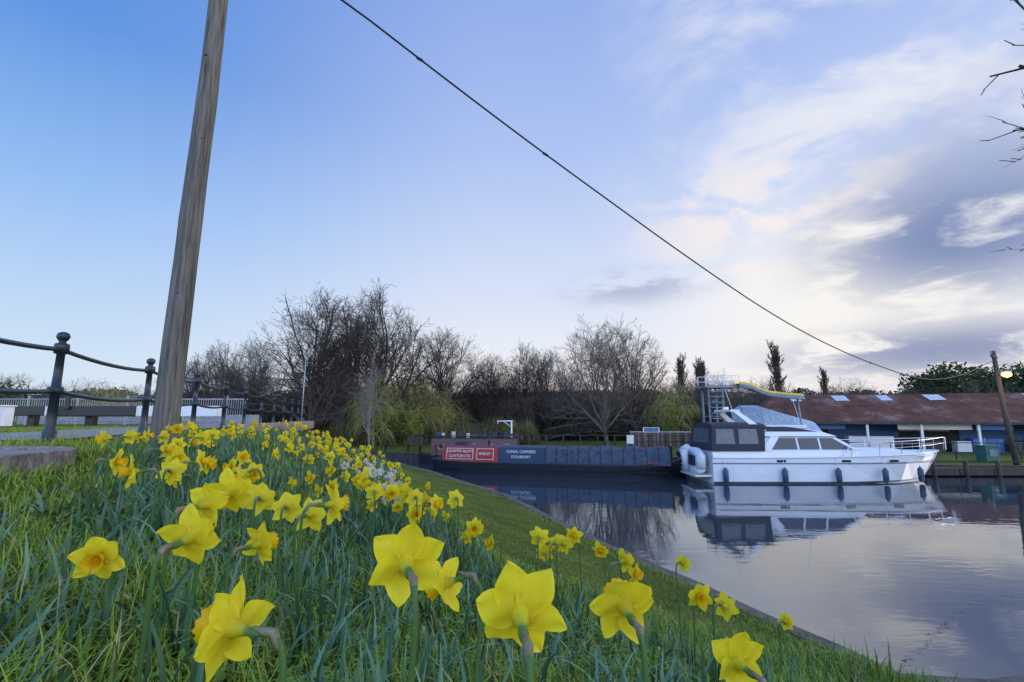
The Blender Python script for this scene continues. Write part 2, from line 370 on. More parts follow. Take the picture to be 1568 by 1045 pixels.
MID=[(-.87,1.95,2.36),(-1.01,2.02,2.38),(-1.11,2.09,2.39),(-1.68,2.46,2.44),(-3.2,4.7,2.60),(-2.33,3.39,2.48),(-3.4,5.2,2.62),(-1.66,2.18,2.47),(-1.95,2.44,2.49),(-2.77,3.35,2.56),(-2.95,3.80,2.56),(-3.04,4.10,2.56),(-3.05,4.31,2.54),(-1.88,3.07,2.42),(-1.77,3.14,2.40),(-2.08,3.83,2.40),(-1.56,3.00,2.37),(-2.79,5.55,2.41),(-3.0,5.1,2.57),(-2.8,4.6,2.55),(-3.0,5.3,2.53),(-2.21,4.66,2.37),(-2.3,5.1,2.4),(-1.3,3.6,2.33),(-1.8,4.9,2.32),(-1.0,3.4,2.30),(-.80,3.32,2.21),(-.89,3.25,2.23),(-.63,3.26,2.19),(-.47,3.08,2.18),(-.62,3.2,2.10),(-.41,3.66,2.12),(-.22,2.98,2.06),(.92,2.54,1.84),(1.01,2.46,1.82),(.61,2.8,1.93),(.74,3.1,1.78),(1.15,3.44,1.74),(.18,3.29,1.94),(.41,3.34,1.94),(.29,3.3,1.90),(.33,3.2,1.92),(.21,3.27,1.85),(.58,3.33,1.85),(2.1,4.0,1.16),
(-2.2,3.3,2.42),(-2.25,3.2,2.5),(-2.1,3.1,2.45),(-2.5,3.7,2.5),(-2.45,3.9,2.55),(-2.6,4.0,2.5),(-.95,3.5,2.2),(-.72,3.5,2.16),(-.85,3.9,2.14),(-.55,3.5,2.1),(-1.15,4.3,2.15),(-.7,4.1,2.05),(-1.75,2.6,2.40),(-1.6,2.55,2.48),(-1.35,2.5,2.42)]
B=[];BL=[]
def rdir():
    k=random.random()
    if k<.5: return (random.uniform(-.3,.9),random.uniform(.2,1),random.uniform(-.15,.2))
    return (random.uniform(-1,1),random.uniform(-1,.2),random.uniform(-.25,.1))
for c in MID:
    B+=make_flower(c,rdir(),random.uniform(1.1,1.3)); BL.append(nearleaves(c,8))
P,s=samp(800,-7,0,3.4,14,lambda X,Y,s:(s>4.4)&(s<7.7)&(np.sin(X*2.3+Y)+np.sin(Y*1.9-X*1.3)>-.2))
for p in P[:165]:
    B+=make_flower((p[0],p[1],p[2]+random.uniform(.26,.42)),rdir(),random.uniform(.9,1.2)); BL.append(nearleaves(p,6))
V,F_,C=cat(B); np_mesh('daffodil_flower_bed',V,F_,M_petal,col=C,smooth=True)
B=[]
for i in range(38):
    t=random.random(); x=-.95-1.3*t+random.gauss(0,.13); y=4.3+3.4*t+random.gauss(0,.25); z=float(HT(np.array([x]),np.array([y]))[0])+random.uniform(.26,.40)
    B+=make_flower((x,y,z),rdir(),.9,random.choice(TW)); BL.append(nearleaves((x,y),6))
V,F_,C=cat(B); np_mesh('white_narcissus_clump',V,F_,M_petal,col=C,smooth=True)
P,s=samp(3800,-3.2,.9,.35,4.2,lambda X,Y,s:notpath(X,Y)&(s>4.2)&(s<8.1)&(np.hypot(X,Y)>.5)&(X>-1.35-.35*Y)&((np.sin(X*7+Y*3)+np.sin(Y*8-X*4))>-.7))
n=len(P);BL.append(straps(P,rng.uniform(.14,.30,n),rng.uniform(.011,.018,n),rng.uniform(0,6.28,n),rng.uniform(.02,.8,n),7,leafcol(n),3,.25,rng.uniform(-1.2,1.2,n),.12,1.1))
P,s=samp(7000,-7,.5,4,14,lambda X,Y,s:(s>4.2)&(s<7.7)&((np.sin(X*3+Y*2)+np.sin(Y*3-X*2))>-.7))
n=len(P);BL.append(straps(P,rng.uniform(.14,.29,n),rng.uniform(.014,.022,n),rng.uniform(0,6.28,n),rng.uniform(.02,.6,n),5,leafcol(n),3,.25,rng.uniform(-1,1,n),.12,1.1))
P,s=samp(420,.6,2.8,1.,4.6,lambda X,Y,s:(s>1.2)&(s<5.4))
n=len(P);BL.append(straps(P,rng.uniform(.2,.32,n),rng.uniform(.010,.016,n),rng.uniform(0,6.28,n),rng.uniform(.02,.4,n),6,leafcol(n),3,.25,rng.uniform(-1,1,n),.12,1.1))
V,F_,C=cat(BL)
M_leaf=vcol_mat('daffodil_leaf',.42,.12,.5)
np_mesh('daffodil_leaves',V,F_,M_leaf,col=C,smooth=True)

# ------------------------------------------------------------------ foreground left: wall, path, railings, pole
M_brick,nt,b=newmat('brick')
tc=nt.nodes.new('ShaderNodeTexCoord'); br=nt.nodes.new('ShaderNodeTexBrick'); br.inputs['Scale'].default_value=4.2
br.inputs['Color1'].default_value=(.16,.075,.05,1); br.inputs['Color2'].default_value=(.10,.06,.055,1); br.inputs['Mortar'].default_value=(.22,.2,.18,1); br.inputs['Mortar Size'].default_value=.025
nt.links.new(tc.outputs['Object'],br.inputs[0]); nt.links.new(br.outputs[0],b.inputs['Base Color']); b.inputs['Roughness'].default_value=.85
M_bk1=mat('grey_brick_a',(.22,.185,.17),.8,var=.45,scale=14,bump=.5); M_bk2=mat('grey_brick_b',(.28,.23,.20),.8,var=.45,scale=14,bump=.5)
s=MB()
WL=[(-1.9,-1.2),(-2.15,0),(-2.95,2.6),(-3.3,3.75),(-3.55,4.0),(-4.6,4.25)]
for a,c in zip(WL[:-1],WL[1:]):
    L=math.dist(a,c); k=int(L/.078); ang=math.atan2(c[1]-a[1],c[0]-a[0])
    for i in range(k):
        t=(i+.5)/k; x=a[0]+(c[0]-a[0])*t; y=a[1]+(c[1]-a[1])*t
        s.box((x-math.sin(ang)*.11+random.uniform(-.004,.004),y+math.cos(ang)*.11,2.37+random.uniform(-.004,.004)),(.068,.22,.20),ang,random.randint(0,1))
s.obj('brick_path_edging',[M_bk1,M_bk2],bevel=.006)
M_path=mat('gravel_path',(.25,.24,.23),.95,var=.35,scale=40,bump=.5)
s=MB(); s.poly([(-2.1,-1.2,2.455),(-2.37,0,2.455),(-3.17,2.6,2.455),(-3.5,3.75,2.455),(-3.75,4.2,2.455),(-5.0,4.5,2.455),(-14,4,2.455),(-14,-1.2,2.455)])
s.obj('towpath',[M_path])
s=MB(); s.poly([(-5.3,5.6,2.452),(-11.5,24,2.452),(-14.5,24,2.452),(-7.6,5.6,2.452)]); s.obj('towpath_far',[M_path])
M_iron=mat('black_iron_paint',(.018,.028,.042),.35,var=.3,scale=8)
M_ironb=mat('blue_black_paint',(.03,.04,.06),.4,var=.3,scale=8)
s=MB()
path=[(-4.02,2.8)]+[(-4.8-.33*(i*2.3) if i<5 else -4.8-.33*9.2-.30*((i-4)*2.3),5.1+2.3*i) for i in range(0,11)]
for (x,y) in path:
    z0=2.42
    s.tube_prof((x,y,z0),[(r_*1.22,z_) for r_,z_ in [(.0,0),(.075,0),(.075,.04),(.05,.06),(.05,.14),(.038,.16),(.034,.52),(.055,.53),(.055,.60),(.034,.61),(.030,.95),(.052,.96),(.055,1.03),(.052,1.06),(.028,1.07),(.026,1.09),(.04,1.11),(.05,1.14),(.04,1.175),(.015,1.19),(0,1.19)]],12,0)
for zr,rad in((1.0,.024),(.56,.024)):
    for (a,c) in zip(path[:-1],path[1:]):
        pts=[]
        for k in range(9):
            t=k/8; sag=-.05*4*t*(1-t); pts.append((a[0]+(c[0]-a[0])*t,a[1]+(c[1]-a[1])*t,2.42+zr+sag))
        s.tube(pts,rad,8,0,caps=False)
s.obj('iron_railing',[M_iron])
M_pole,nt,b=newmat('weathered_pole')
tc=nt.nodes.new('ShaderNodeTexCoord'); mp=nt.nodes.new('ShaderNodeMapping'); mp.inputs['Scale'].default_value=(14,14,.7)
n1=nt.nodes.new('ShaderNodeTexNoise'); n1.inputs['Scale'].default_value=2.2; n1.inputs['Detail'].default_value=8; n1.inputs['Roughness'].default_value=.7
nt.links.new(tc.outputs['Object'],mp.inputs[0]); nt.links.new(mp.outputs[0],n1.inputs[0])
r=nt.nodes.new('ShaderNodeValToRGB'); r.color_ramp.elements[0].position=.36; r.color_ramp.elements[0].color=(.04,.038,.034,1); r.color_ramp.elements[1].position=.60; r.color_ramp.elements[1].color=(.18,.17,.145,1)
nt.links.new(n1.outputs[0],r.inputs[0]); nt.links.new(r.outputs[0],b.inputs['Base Color']); b.inputs['Roughness'].default_value=.85
bp=nt.nodes.new('ShaderNodeBump'); bp.inputs['Strength'].default_value=.9; bp.inputs['Distance'].default_value=.015; nt.links.new(n1.outputs[0],bp.inputs['Height']); nt.links.new(bp.outputs[0],b.inputs['Normal'])
s=MB()
s.tube([(-3.83+.008*i+.004*math.sin(i*.9),5.4+.004*math.cos(i*1.3),2.0+i*.5) for i in range(17)],[.134-.0026*i+.002*math.sin(i*2.3) for i in range(17)],20,0)
for z,a in((4.1,-1.3),(5.2,-1.9),(6.0,-.9),(7.1,-1.6)):
    cx=-3.83+.008*(z-2)*2
    s.tube([(cx+.09*math.cos(a),5.4+.09*math.sin(a),z),(cx+.13*math.cos(a),5.4+.13*math.sin(a),z+.01)],[.022,.012],8,0)
s.obj('timber_utility_pole',[M_pole])
WZ=[(0,9.1),(.039,8.67),(.114,7.8),(.2,6.95),(.276,6.2),(.386,5.25),(.5,4.62),(.662,4.12),(.75,4.18),(.88,4.75),(1,5.6)]
tt=np.linspace(0,1,60); zz=np.interp(tt,[a for a,_ in WZ],[z for _,z in WZ])
zz=np.convolve(np.pad(zz,3,'edge'),np.ones(7)/7,'valid'); zz[0]=9.1;zz[-1]=5.6
M_cable=mat('cable_rubber',(.012,.012,.014),.6)
s=MB(); s.tube([(-3.5+27.4*t,5.4+18.4*t,z) for t,z in zip(tt,zz)],.016,6,0)
for t in (.075,.15,.55,.66): 
    z=np.interp(t,tt,zz); s.tube([(-3.5+27.4*(t-.0015),5.4+18.4*(t-.0015),z+.006),(-3.5+27.4*(t+.0015),5.4+18.4*(t+.0015),z-.01)],.026,6,0)
s.obj('overhead_cable',[M_cable])

M_white=mat('white_paint',(.72,.74,.76),.45,var=.08,scale=5); M_grey=mat('galvanised_steel',(.35,.38,.42),.5,metal=.3,var=.15)
M_black=mat('black_gloss_paint',(.02,.02,.022),.4)
def beam(x0,x1,y,z,whitefrom):
    s=MB(); s.box(((x0+whitefrom)/2,y,z),(whitefrom-x0,.34,.34),0,0); s.box(((x1+whitefrom)/2,y,z+.0),(x1-whitefrom,.345,.345),0,1)
    for x in (x0+1,x1-1.6): s.box((x,y+.3,z-.3),(.25,.25,.6),0,0)
    s.box((x0+.6,y-.22,z+.3),(.14,.1,.5),0,0)
    s.obj('lock_balance_beam',[M_black,M_white],bevel=.03)
beam(-15.0,-9.6,16,2.92,-12.2); beam(-21,-15.8,17.5,2.95,-16.6)
s=MB()
for i in range(116):
    x=-23+i*.1; s.tube([(x,21,2.5),(x,21,3.55)],.012,4,0,caps=False)
for z in (2.6,3.5): s.tube([(-23,21,z),(-11.4,21,z)],.025,5,0)
for i in range(6): s.box((-23+i*2.14,21,3.0),(.06,.06,1.3),0,0)
s.obj('steel_bridge_railing',[M_grey])
s=MB(); s.box((-17.5,23,2.6),(11,.5,.5),0,0); s.obj('concrete_lock_wall',[M_conc],bevel=.03)
s=MB(); s.box((-15.6,15,2.75),(.35,.3,.6),0,0); s.box((-15.6,15,3.07),(.42,.37,.05),0,0); s.obj('control_cabinet',[M_white],bevel=.02)
s=MB()
for i in range(40):
    y=12+i*.34; x=-6.4-.30*(y-12); s.box((x,y,2.38),(.3,.33,.36),0.3,i%2)
s.obj('brick_crest_wall',[M_bk2,M_bk1],bevel=.01)
s=MB(); s.tube([(-9.9,23,2.2),(-9.87,23,5.6)],[.03,.02],8,0); s.tube([(-9.87,23,5.58),(-9.7,23,5.64)],.02,6,0); s.obj('slender_lamp_post',[M_grey])

# ------------------------------------------------------------------ narrowboats
def text(txt,size,loc,rot,mt,parent,name='lettering',ext=.004):
    cu=bpy.data.curves.new(name,'FONT'); cu.body=txt; cu.size=size; cu.align_x='CENTER'; cu.align_y='CENTER'; cu.extrude=ext
    o=bpy.data.objects.new(name,cu); scn.collection.objects.link(o); o.location=loc; o.rotation_euler=rot; o.data.materials.append(mt); o.parent=parent; return o
M_hull=mat('narrowboat_hull_black',(.012,.015,.022),.5,var=.35,scale=3,spec=.25)
M_hullb=mat('narrowboat_blue',(.022,.045,.09),.5,var=.2,scale=3,spec=.3)
M_red=mat('signwritten_red',(.36,.035,.035),.5,var=.2,scale=4,spec=.3)
M_cloth=mat('grey_blue_tarpaulin',(.055,.072,.105),.75,var=.4,scale=5,bump=.5,spec=.2)
M_cream=mat('cream_paint',(.55,.50,.38),.5)
M_glass=mat('dark_glass',(.015,.02,.028),.08,var=.1,spec=.8)
def hull_loft(s,st,mats):
    secs=[]
    for x,hb,zt,hw,rk in st:
        pr=[]
        for z,f in((-.35,0.),(.08,.12),(zt*.72,.8),(zt*.72+.06,.84),(zt,1.)):
            b2=hw+(hb-hw)*f; xx=x-rk*(1-f); pr.append((xx,b2,z))
        full=[(p[0],-p[1],p[2]) for p in reversed(pr)]+pr
        secs.append(full)
    n=len(secs[0])
    mm=[mats[3],mats[2],mats[1],mats[0],mats[0],mats[0],mats[1],mats[2],mats[3]]
    s.loft(secs,mats=mm,smooth=False)
    o=len(s.v); s.v+=secs[0]; s.f.append(tuple(o+i for i in range(n))); s.m.append(mats[1]); s.sm.append(False)
    for a,c in zip(secs[:-1],secs[1:]):
        s.poly([(a[0][0],a[0][1],a[0][2]-.03),(c[0][0],c[0][1],c[0][2]-.03),(c[-1][0],c[-1][1],c[-1][2]-.03),(a[-1][0],a[-1][1],a[-1][2]-.03)],mats[4])
def house(s,x0,x1,hb0,hb1,z0,z1,m_side,m_top,slope0=0,slope1=0,camber=.06):
    A=[(-hb0,z0),(-hb1,z1),(-hb1*.5,z1+camber*.8),(0,z1+camber),(hb1*.5,z1+camber*.8),(hb1,z1),(hb0,z0)]
    def sec(x,sl): return [(x+sl*((z-z0)/(z1-z0)),y,z) for y,z in A]
    a=sec(x0,slope0);c=sec(x1,-slope1)
    s.loft([a,c],mats=[m_side,m_top,m_top,m_top,m_top,m_side,m_side]); s.poly(a[::-1],m_side); s.poly(c,m_side)
ang=math.atan2(22.9-26.2,8.6+4.1)
e=empty('narrowboat',(-4.1,26.2,0),ang); e.scale=(1.065,1,1.14)
s=MB()
st=[(0,.35,.62,.1,0),(.25,.75,.58,.6,0),(.7,1.0,.55,.95,0),(2,1.05,.5,1.05,0),(8.5,1.05,.5,1.05,0),(10,1.03,.53,.95,.05),(11,.85,.62,.6,.15),(11.7,.5,.74,.25,.3),(12.15,.16,.86,.06,.5),(12.3,.03,.9,.0,.6)]
hull_loft(s,st,[0,0,0,1,0])
for sg in(-1,1):
    s.tube([(x,sg*(hb+.015),zt-.03) for x,hb,zt,_,_ in st],.03,6,3,caps=False)
    s.tube([(x,sg*(hb+.01),.22) for x,hb,zt,_,_ in st[2:7]],.025,6,0,caps=False)
    s.tube([(x,sg*(hb+.015),zt+.02) for x,hb,zt,_,_ in st[5:9]],.022,6,4,caps=False)
s.obj('hull',[M_hull,M_hullb,M_cream,M_black,M_red],e)
s=MB(); house(s,.75,3.5,.88,.76,.47,1.14,0,1); s.obj('back_cabin',[M_red,M_hullb],e,bevel=.015)
s=MB(); house(s,3.5,5.75,.88,.74,.47,1.12,0,1); s.obj('engine_room',[M_hullb,M_hullb],e,bevel=.015)
s=MB(); 
for x0,x1 in((.95,2.3),(2.45,3.3)):
    z0,z1=.58,1.06; y0,y1=-.88+.12*(z0-.47)/.67-.006,-.88+.12*(z1-.47)/.67-.006
    s.poly([(x0,y0,z0),(x1,y0,z0),(x1,y1,z1),(x0,y1,z1)],0)
    z0,z1=.61,1.03; y0,y1=-.88+.12*(z0-.47)/.67-.010,-.88+.12*(z1-.47)/.67-.010
    s.poly([(x0+.04,y0,z0),(x1-.04,y0,z0),(x1-.04,y1,z1),(x0+.04,y1,z1)],1)
s.obj('sign_panels',[M_cream,M_red],e)
tr=(math.pi/2-.17,0,0)
text('COUNTRY BOATS',.16,(1.62,-.82,.92),tr,M_white,e); text('CLAYTON LTD',.16,(1.62,-.86,.72),tr,M_white,e); text('BARLEY',.17,(2.87,-.84,.83),tr,M_white,e)
text('CANAL CARRIERS',.17,(4.6,-.82,.94),tr,M_white,e); text('STOURPORT',.16,(4.6,-.86,.72),tr,M_white,e)
s=MB(); secs=[]
for i in range(23):
    x=5.75+i*.245; w_=.02*(i%4==0); zc=.0+.025*math.sin(i*1.3)+(.03*(i/22))
    secs.append([(x,-.99,.5),(x,-.80-w_,1.02+w_),(x,-.72,1.10+zc+w_),(x,0,1.16+zc+w_),(x,.72,1.10+zc+w_),(x,.80+w_,1.02+w_),(x,.99,.5)])
s.loft(secs,m=0); s.poly(secs[0][::-1],0); s.poly(secs[-1],0)
for i in range(0,23,2): s.tube([(secs[i][k][0],secs[i][k][1]*1.012,secs[i][k][2]+.01) for k in range(7)],.014,4,1,caps=False)
s.box((11.2,0,.88),(.06,1.5,.75),0,1)
s.obj('side_cloths',[M_cloth,M_hull],e)
s=MB(); s.tube([(.1,0,.6),(.05,0,1.1),(.5,0,1.25)],[.03,.03,.02],6,0); s.tube([(2.9,-.2,1.18),(2.9,-.2,1.55)],.05,10,0); s.tube([(4.4,.2,1.18),(4.4,.2,1.65)],.045,10,0)
s.box((1.5,0,1.26),(.6,.5,.12),0,2); s.tube([(11.5,0,.75),(11.5,0,.95)],.04,8,1); s.tube([(12.0,-.15,.6),(12.35,0,.55),(12.0,.15,.6)],.07,8,2)
s.tube([(11.6,-.5,.62),(11.9,-.5,.35)],.05,6,1); s.obj('tiller_chimneys',[M_black,M_white,M_timber_d],e)

e=empty('narrowboat',(-5.6,30.1,0),-.10)
s=MB()
st=[(0,.35,.62,.1,0),(.25,.75,.58,.6,0),(.7,1.0,.55,.95,0),(2,1.05,.55,1.05,0),(5.5,1.05,.55,1.05,0),(6.8,.85,.62,.6,.15),(7.5,.5,.74,.25,.3),(7.9,.16,.86,.06,.5),(8.1,.03,.9,.0,.6)]
hull_loft(s,st,[0,0,0,0,0]); s.obj('hull',[M_hull],e)
s=MB(); house(s,.9,6.0,.9,.76,.5,1.5,0,1); s.obj('cabin',[mat('maroon_paint',(.10,.03,.035),.4),M_hull],e,bevel=.015)
s=MB()
for x in(1.5,2.5,3.5,4.5,5.4):
    s.tube([(x+.17*math.cos(t),-.86,1.05+.17*math.sin(t)) for t in np.linspace(0,6.28,17)],.02,6,0,caps=False); s.poly([(x+.16*math.cos(t),-.858,1.05+.16*math.sin(t)) for t in np.linspace(0,6.1,12)],1)
for i in range(16):
    s.box((1.1+i*.32,random.uniform(-.4,.3),1.66+random.uniform(0,.05)),(random.uniform(.12,.35),random.uniform(.15,.4),random.uniform(.14,.5)),random.uniform(0,.6),random.choice([0,1,1,2,3,4]))
for q in(-.5,.5): s.tube([(.9,q,1.64),(6,q,1.66)],.03,6,3)
s.tube([(2.1,.3,1.55),(2.1,.3,2.25)],.05,8,1)
s.obj('portholes_roof_load',[M_cream,M_black,M_timber_d,M_cloth,M_white],e)

# ------------------------------------------------------------------ cruiser
M_gel=mat('white_gelcoat',(.74,.77,.80),.22,var=.05,scale=2,spec=.6,stretch=(1,1,2.5))
M_boot=mat('boot_top_dark',(.03,.04,.07),.35); M_stripe=mat('grey_blue_stripe',(.16,.22,.32),.35)
M_navy=mat('navy_canvas',(.02,.026,.04),.75,var=.3,scale=10,bump=.3)
M_vinyl=mat('tinted_vinyl',(.10,.12,.14),.2); M_chrome=mat('stainless',(.6,.62,.65),.2,metal=1,var=.05)
M_fend=mat('fender_blue',(.02,.06,.13),.4)
e=empty('cabin_cruiser',(8.4,22.15,0),0); e.scale=(1.105,1,1.0)
s=MB()
st=[(0,1.42,1.06,1.36,0),(1,1.48,1.06,1.4,0),(3,1.5,1.07,1.42,0),(5,1.5,1.1,1.38,0),(6.5,1.42,1.14,1.15,.05),(7.6,1.2,1.18,.8,.2),(8.5,.85,1.22,.42,.42),(9.2,.45,1.25,.12,.65),(9.55,.16,1.27,.02,.8),(9.65,.02,1.28,.0,.85)]
hull_loft(s,st,[3,0,0,0,0])
s.m=[0 if q==3 else q for q in s.m]
for sg in(-1,1):
    for zz0,zz1,mi in((.80,.86,2),(.0,.09,1)):
        lo=[];hi=[]
        for x,hb,zt,hw,rk in st:
            def pt(z):
                if z<=zt*.72: f=.12+(z-.08)/(zt*.72-.08)*(.8-.12)
                else: f=.84+(z-zt*.72-.06)/(zt-zt*.72-.06)*.16
                f=max(f,0); return (x-rk*(1-f),sg*(hw+(hb-hw)*f+.012),z)
            lo.append(pt(zz0));hi.append(pt(zz1))
        s.loft([[a,c] for a,c in zip(lo,hi)],m=mi)
s.tube([(x,-hb-.02,zt) for x,hb,zt,_,_ in st],.03,6,0,caps=False); s.tube([(x,hb+.02,zt) for x,hb,zt,_,_ in st],.03,6,0,caps=False)
s.box((-.3,0,.3),(.65,2.4,.08),0,0)
for x in(2.55,5.0,6.9): s.box((x,-1.487+(x>6)*.12,.93),(.34,.03,.085),(0 if x<6 else .12),4)
s.obj('hull',[M_gel,M_boot,M_stripe,M_boot,M_glass],e)
s=MB()
house(s,.05,5.7,1.3,1.25,1.05,1.33,0,0,0,.1,.02)
house(s,5.3,8.7,1.05,.45,1.1,1.36,0,0,0,1.0,.05)
house(s,1.9,5.75,1.24,1.08,1.33,1.9,0,0,0.1,.85,.02)
house(s,1.75,4.95,1.16,1.02,1.93,2.12,0,0,.05,.5,.12)
s.box((3.3,0,2.32),(1.6,1.3,.14),0,0)
s.obj('superstructure',[M_gel],e,bevel=.03)
s=MB()
def side_pane(x0,x1,x0t,x1t,z0=1.38,z1=1.86,mi=0):
    for sg in(-1,1):
        y0=sg*(1.24-.16*(z0-1.33)/.57+.006); y1=sg*(1.24-.16*(z1-1.33)/.57+.006)
        s.poly([(x0,y0,z0),(x1,y0,z0),(x1t,y1,z1),(x0t,y1,z1)],mi)
side_pane(2.35,3.35,2.7,3.35); side_pane(3.42,4.2,3.42,4.2); side_pane(4.27,5.45,4.27,4.78)
s.poly([(5.69,-1.12,1.38),(5.69,1.12,1.38),(5.0,.98,1.86),(5.0,-.98,1.86)],0)
s.obj('windows',[M_glass],e)
s=MB(); 
for y in(-.4,.4): s.tube([(5.68,y,1.38),(4.99,y*.9,1.88)],.02,5,0)
for sg in(-1,1):
    s.poly([(1.95,sg*1.26,1.33),(2.3,sg*1.26,1.33),(2.85,sg*1.1,2.1),(2.5,sg*1.1,2.1)],0)
    s.loft([[(1.95,sg*1.0,2.15),(1.95,sg*1.06,2.15),(2.3,sg*1.06,2.15),(2.3,sg*1.0,2.15)],[(1.1,sg*.8,3.0),(1.1,sg*.86,3.0),(1.35,sg*.86,3.0),(1.35,sg*.8,3.0)]],m=0,closed=True)
s.box((1.2,0,3.02),(.36,1.75,.10),0,0); s.tube([(1.25,.2,3.05),(1.25,.2,3.2)],.12,10,0); s.tube([(1.2,-.6,3.05),(.95,-.6,4.0)],.012,4,0); s.tube([(3.9,-.6,2.35),(3.65,-.6,3.5)],.012,4,0)
s.obj('radar_arch',[M_gel],e,bevel=.02)
s=MB(); house(s,.02,2.05,1.32,1.12,1.32,2.42,0,0,.12,-.15,.10); house(s,1.9,4.3,1.0,.9,2.13,2.3,0,0,-.1,.9,.08)
s.obj('cockpit_canopy',[M_navy],e,bevel=.04)
s=MB()
for x0,x1 in((.22,.95),(1.1,1.85)):
    for sg in(-1,1):
        z0,z1=1.62,2.24; y=lambda z:sg*(1.32-.2*(z-1.32)/1.1+.007)
        s.poly([(x0,y(z0),z0),(x1,y(z0),z0),(x1,y(z1),z1),(x0+.05,y(z1),z1)],0)
s.poly([(.045,-.95,1.62),(.045,.95,1.62),(.105,.85,2.25),(.105,-.85,2.25)],0)
s.obj('canopy_windows',[M_vinyl],e)
s=MB(); top=[];base=[]
for x,hb,zt in((5.3,1.42,1.1),(6.4,1.36,1.13),(7.4,1.15,1.17),(8.4,.82,1.21),(9.2,.4,1.25),(9.95,0,1.3)):
    top.append((x+.05,hb-.02,zt+.55)); base.append((x,hb-.06,zt))
for sg in(-1,1):
    tp=[(a,sg*b_,c) for a,b_,c in top]; s.tube([(4.9,sg*1.42,1.12)]+tp,.018,6,0,caps=False); s.tube([(a,b_*1.0,c-.25) for a,b_,c in tp],.010,5,0,caps=False)
    for (a,c) in zip(tp,base): s.tube([a,(c[0],sg*c[1],c[2])],.014,5,0,caps=False)
s.obj('bow_rail',[M_chrome],e)
s=MB()
for i,x in enumerate((.4,2.6,4.6,6.4,8.0)):
    y=-np.interp(x,[a[0] for a in st],[a[1] for a in st])-.10
    s.tube_prof((x,y,.05),[(0,0),(.06,.02),(.10,.08),(.105,.5),(.06,.58),(.03,.62),(0,.62)],12,0); s.tube([(x,y,.65),(x,y+.1,1.1)],.01,4,1)
s.obj('fenders',[M_fend,M_white],e)
s=MB()
M_rub=mat('grey_white_hypalon',(.55,.58,.62),.5,var=.15)
cx=-.42
pts=[(cx,-1.25,.62),(cx,-.9,.48),(cx,.9,.48),(cx+.02,1.3,.7),(cx+.04,1.15,1.05),(cx+.06,.8,1.25),(cx+.06,-.8,1.25),(cx+.03,-1.2,1.1),(cx,-1.25,.62)]
s.tube(pts,.19,12,0); s.box((cx,0,.87),(.06,2.0,.6),0,1); s.tube([(cx-.15,-.2,1.45),(cx-.1,.9,1.1)],[.12,.17],10,0)
s.tube([(cx-.32,-.5,.5),(cx-.36,-.45,1.35)],[.09,.16],10,0)
s.obj('inflatable_dinghy',[M_rub,M_cloth],e)

# ------------------------------------------------------------------ boatyard shed
M_rust,nt,b=newmat('rusty_corrugated')
tc=nt.nodes.new('ShaderNodeTexCoord')
n1=nt.nodes.new('ShaderNodeTexNoise'); n1.inputs['Scale'].default_value=.6; n1.inputs['Detail'].default_value=9; n1.inputs['Roughness'].default_value=.7
nt.links.new(tc.outputs['Object'],n1.inputs[0])
r=nt.nodes.new('ShaderNodeValToRGB'); el=r.color_ramp.elements; el[0].position=.38; el[0].color=(.06,.026,.022,1); el[1].position=.66; el[1].color=(.19,.17,.17,1); x_=el.new(.54); x_.color=(.13,.05,.036,1)
nt.links.new(n1.outputs[0],r.inputs[0])
wv=nt.nodes.new('ShaderNodeTexWave'); wv.inputs['Scale'].default_value=2.0; wv.bands_direction='X'; nt.links.new(tc.outputs['Object'],wv.inputs[0])
nt.links.new(r.outputs[0],b.inputs['Base Color']); b.inputs['Roughness'].default_value=.85; b.inputs['Specular IOR Level'].default_value=.2
bp=nt.nodes.new('ShaderNodeBump'); bp.inputs['Strength'].default_value=.8; bp.inputs['Distance'].default_value=.05; nt.links.new(wv.outputs[0],bp.inputs['Height']); nt.links.new(bp.outputs[0],b.inputs['Normal'])
M_skyl=mat('rooflight_sheet',(.46,.51,.57),.5,var=.25,scale=2); M_bluep=mat('blue_cladding',(.05,.16,.45),.5,var=.2,scale=2); M_trim_shade=mat('dark_trim_and_shade',(.05,.05,.055),.8,var=.4,scale=2)  # dark one paints shade inside the open shed, also colours gutter and stores
sa=math.atan2(-4,14)
e=empty('boatyard_shed',(17,34,0),sa)
s=MB(); Ls=50
s.add([(0,0,2.45),(Ls,0,2.45),(Ls,5,4.45),(2.2,5,4.45),(0,10,2.45),(Ls,10,2.45)],[(0,1,2,3),(4,3,2,5),(0,3,4)],0)
s.obj('roof',[M_rust],e)
s=MB()
for i in range(13):
    x=3.2+i*2.9
    if i in(4,): continue
    wd=random.choice([.7,.9,1.0]); 
    def q(x,y): return (x,y,2.45+.4*y+.03)
    s.poly([q(x,3.7),q(x+wd,3.7),q(x+wd,4.75),q(x,4.75)],0)
s.obj('rooflights',[M_skyl],e)
s=MB(); s.box((Ls/2,-.02,2.38),(Ls,.06,.16),0,1)
for i in range(17): s.box((.6+i*3,.15,1.4),(.13,.13,1.9),0,0)
s.obj('posts_gutter',[M_white,M_trim_shade],e)
s=MB(); s.box((Ls/2,3.2,1.4),(Ls,.1,1.9),0,0)  # long dark sheet stands in for the shade under the open roof
for x0,x1,mi,z0,z1 in((.5,4.4,1,1.5,2.35),(5.2,9.5,1,.7,2.3),(9.6,12.5,2,1.8,2.3),(13,17,1,1.2,2.2),(17.5,22,1,1.6,2.3),(22.5,25,2,1.2,2.2),(26,33,1,.8,2.2)):
    s.box(((x0+x1)/2,3.1,(z0+z1)/2),(x1-x0,.06,z1-z0),0,mi)
for x0,x1,mi in((1.5,5.5,1),(8.5,12.5,2),(12.7,14.6,1),(16,19,2),(19.2,23,1)): s.box(((x0+x1)/2,.6,2.15),(x1-x0,.05,.38),0,mi)
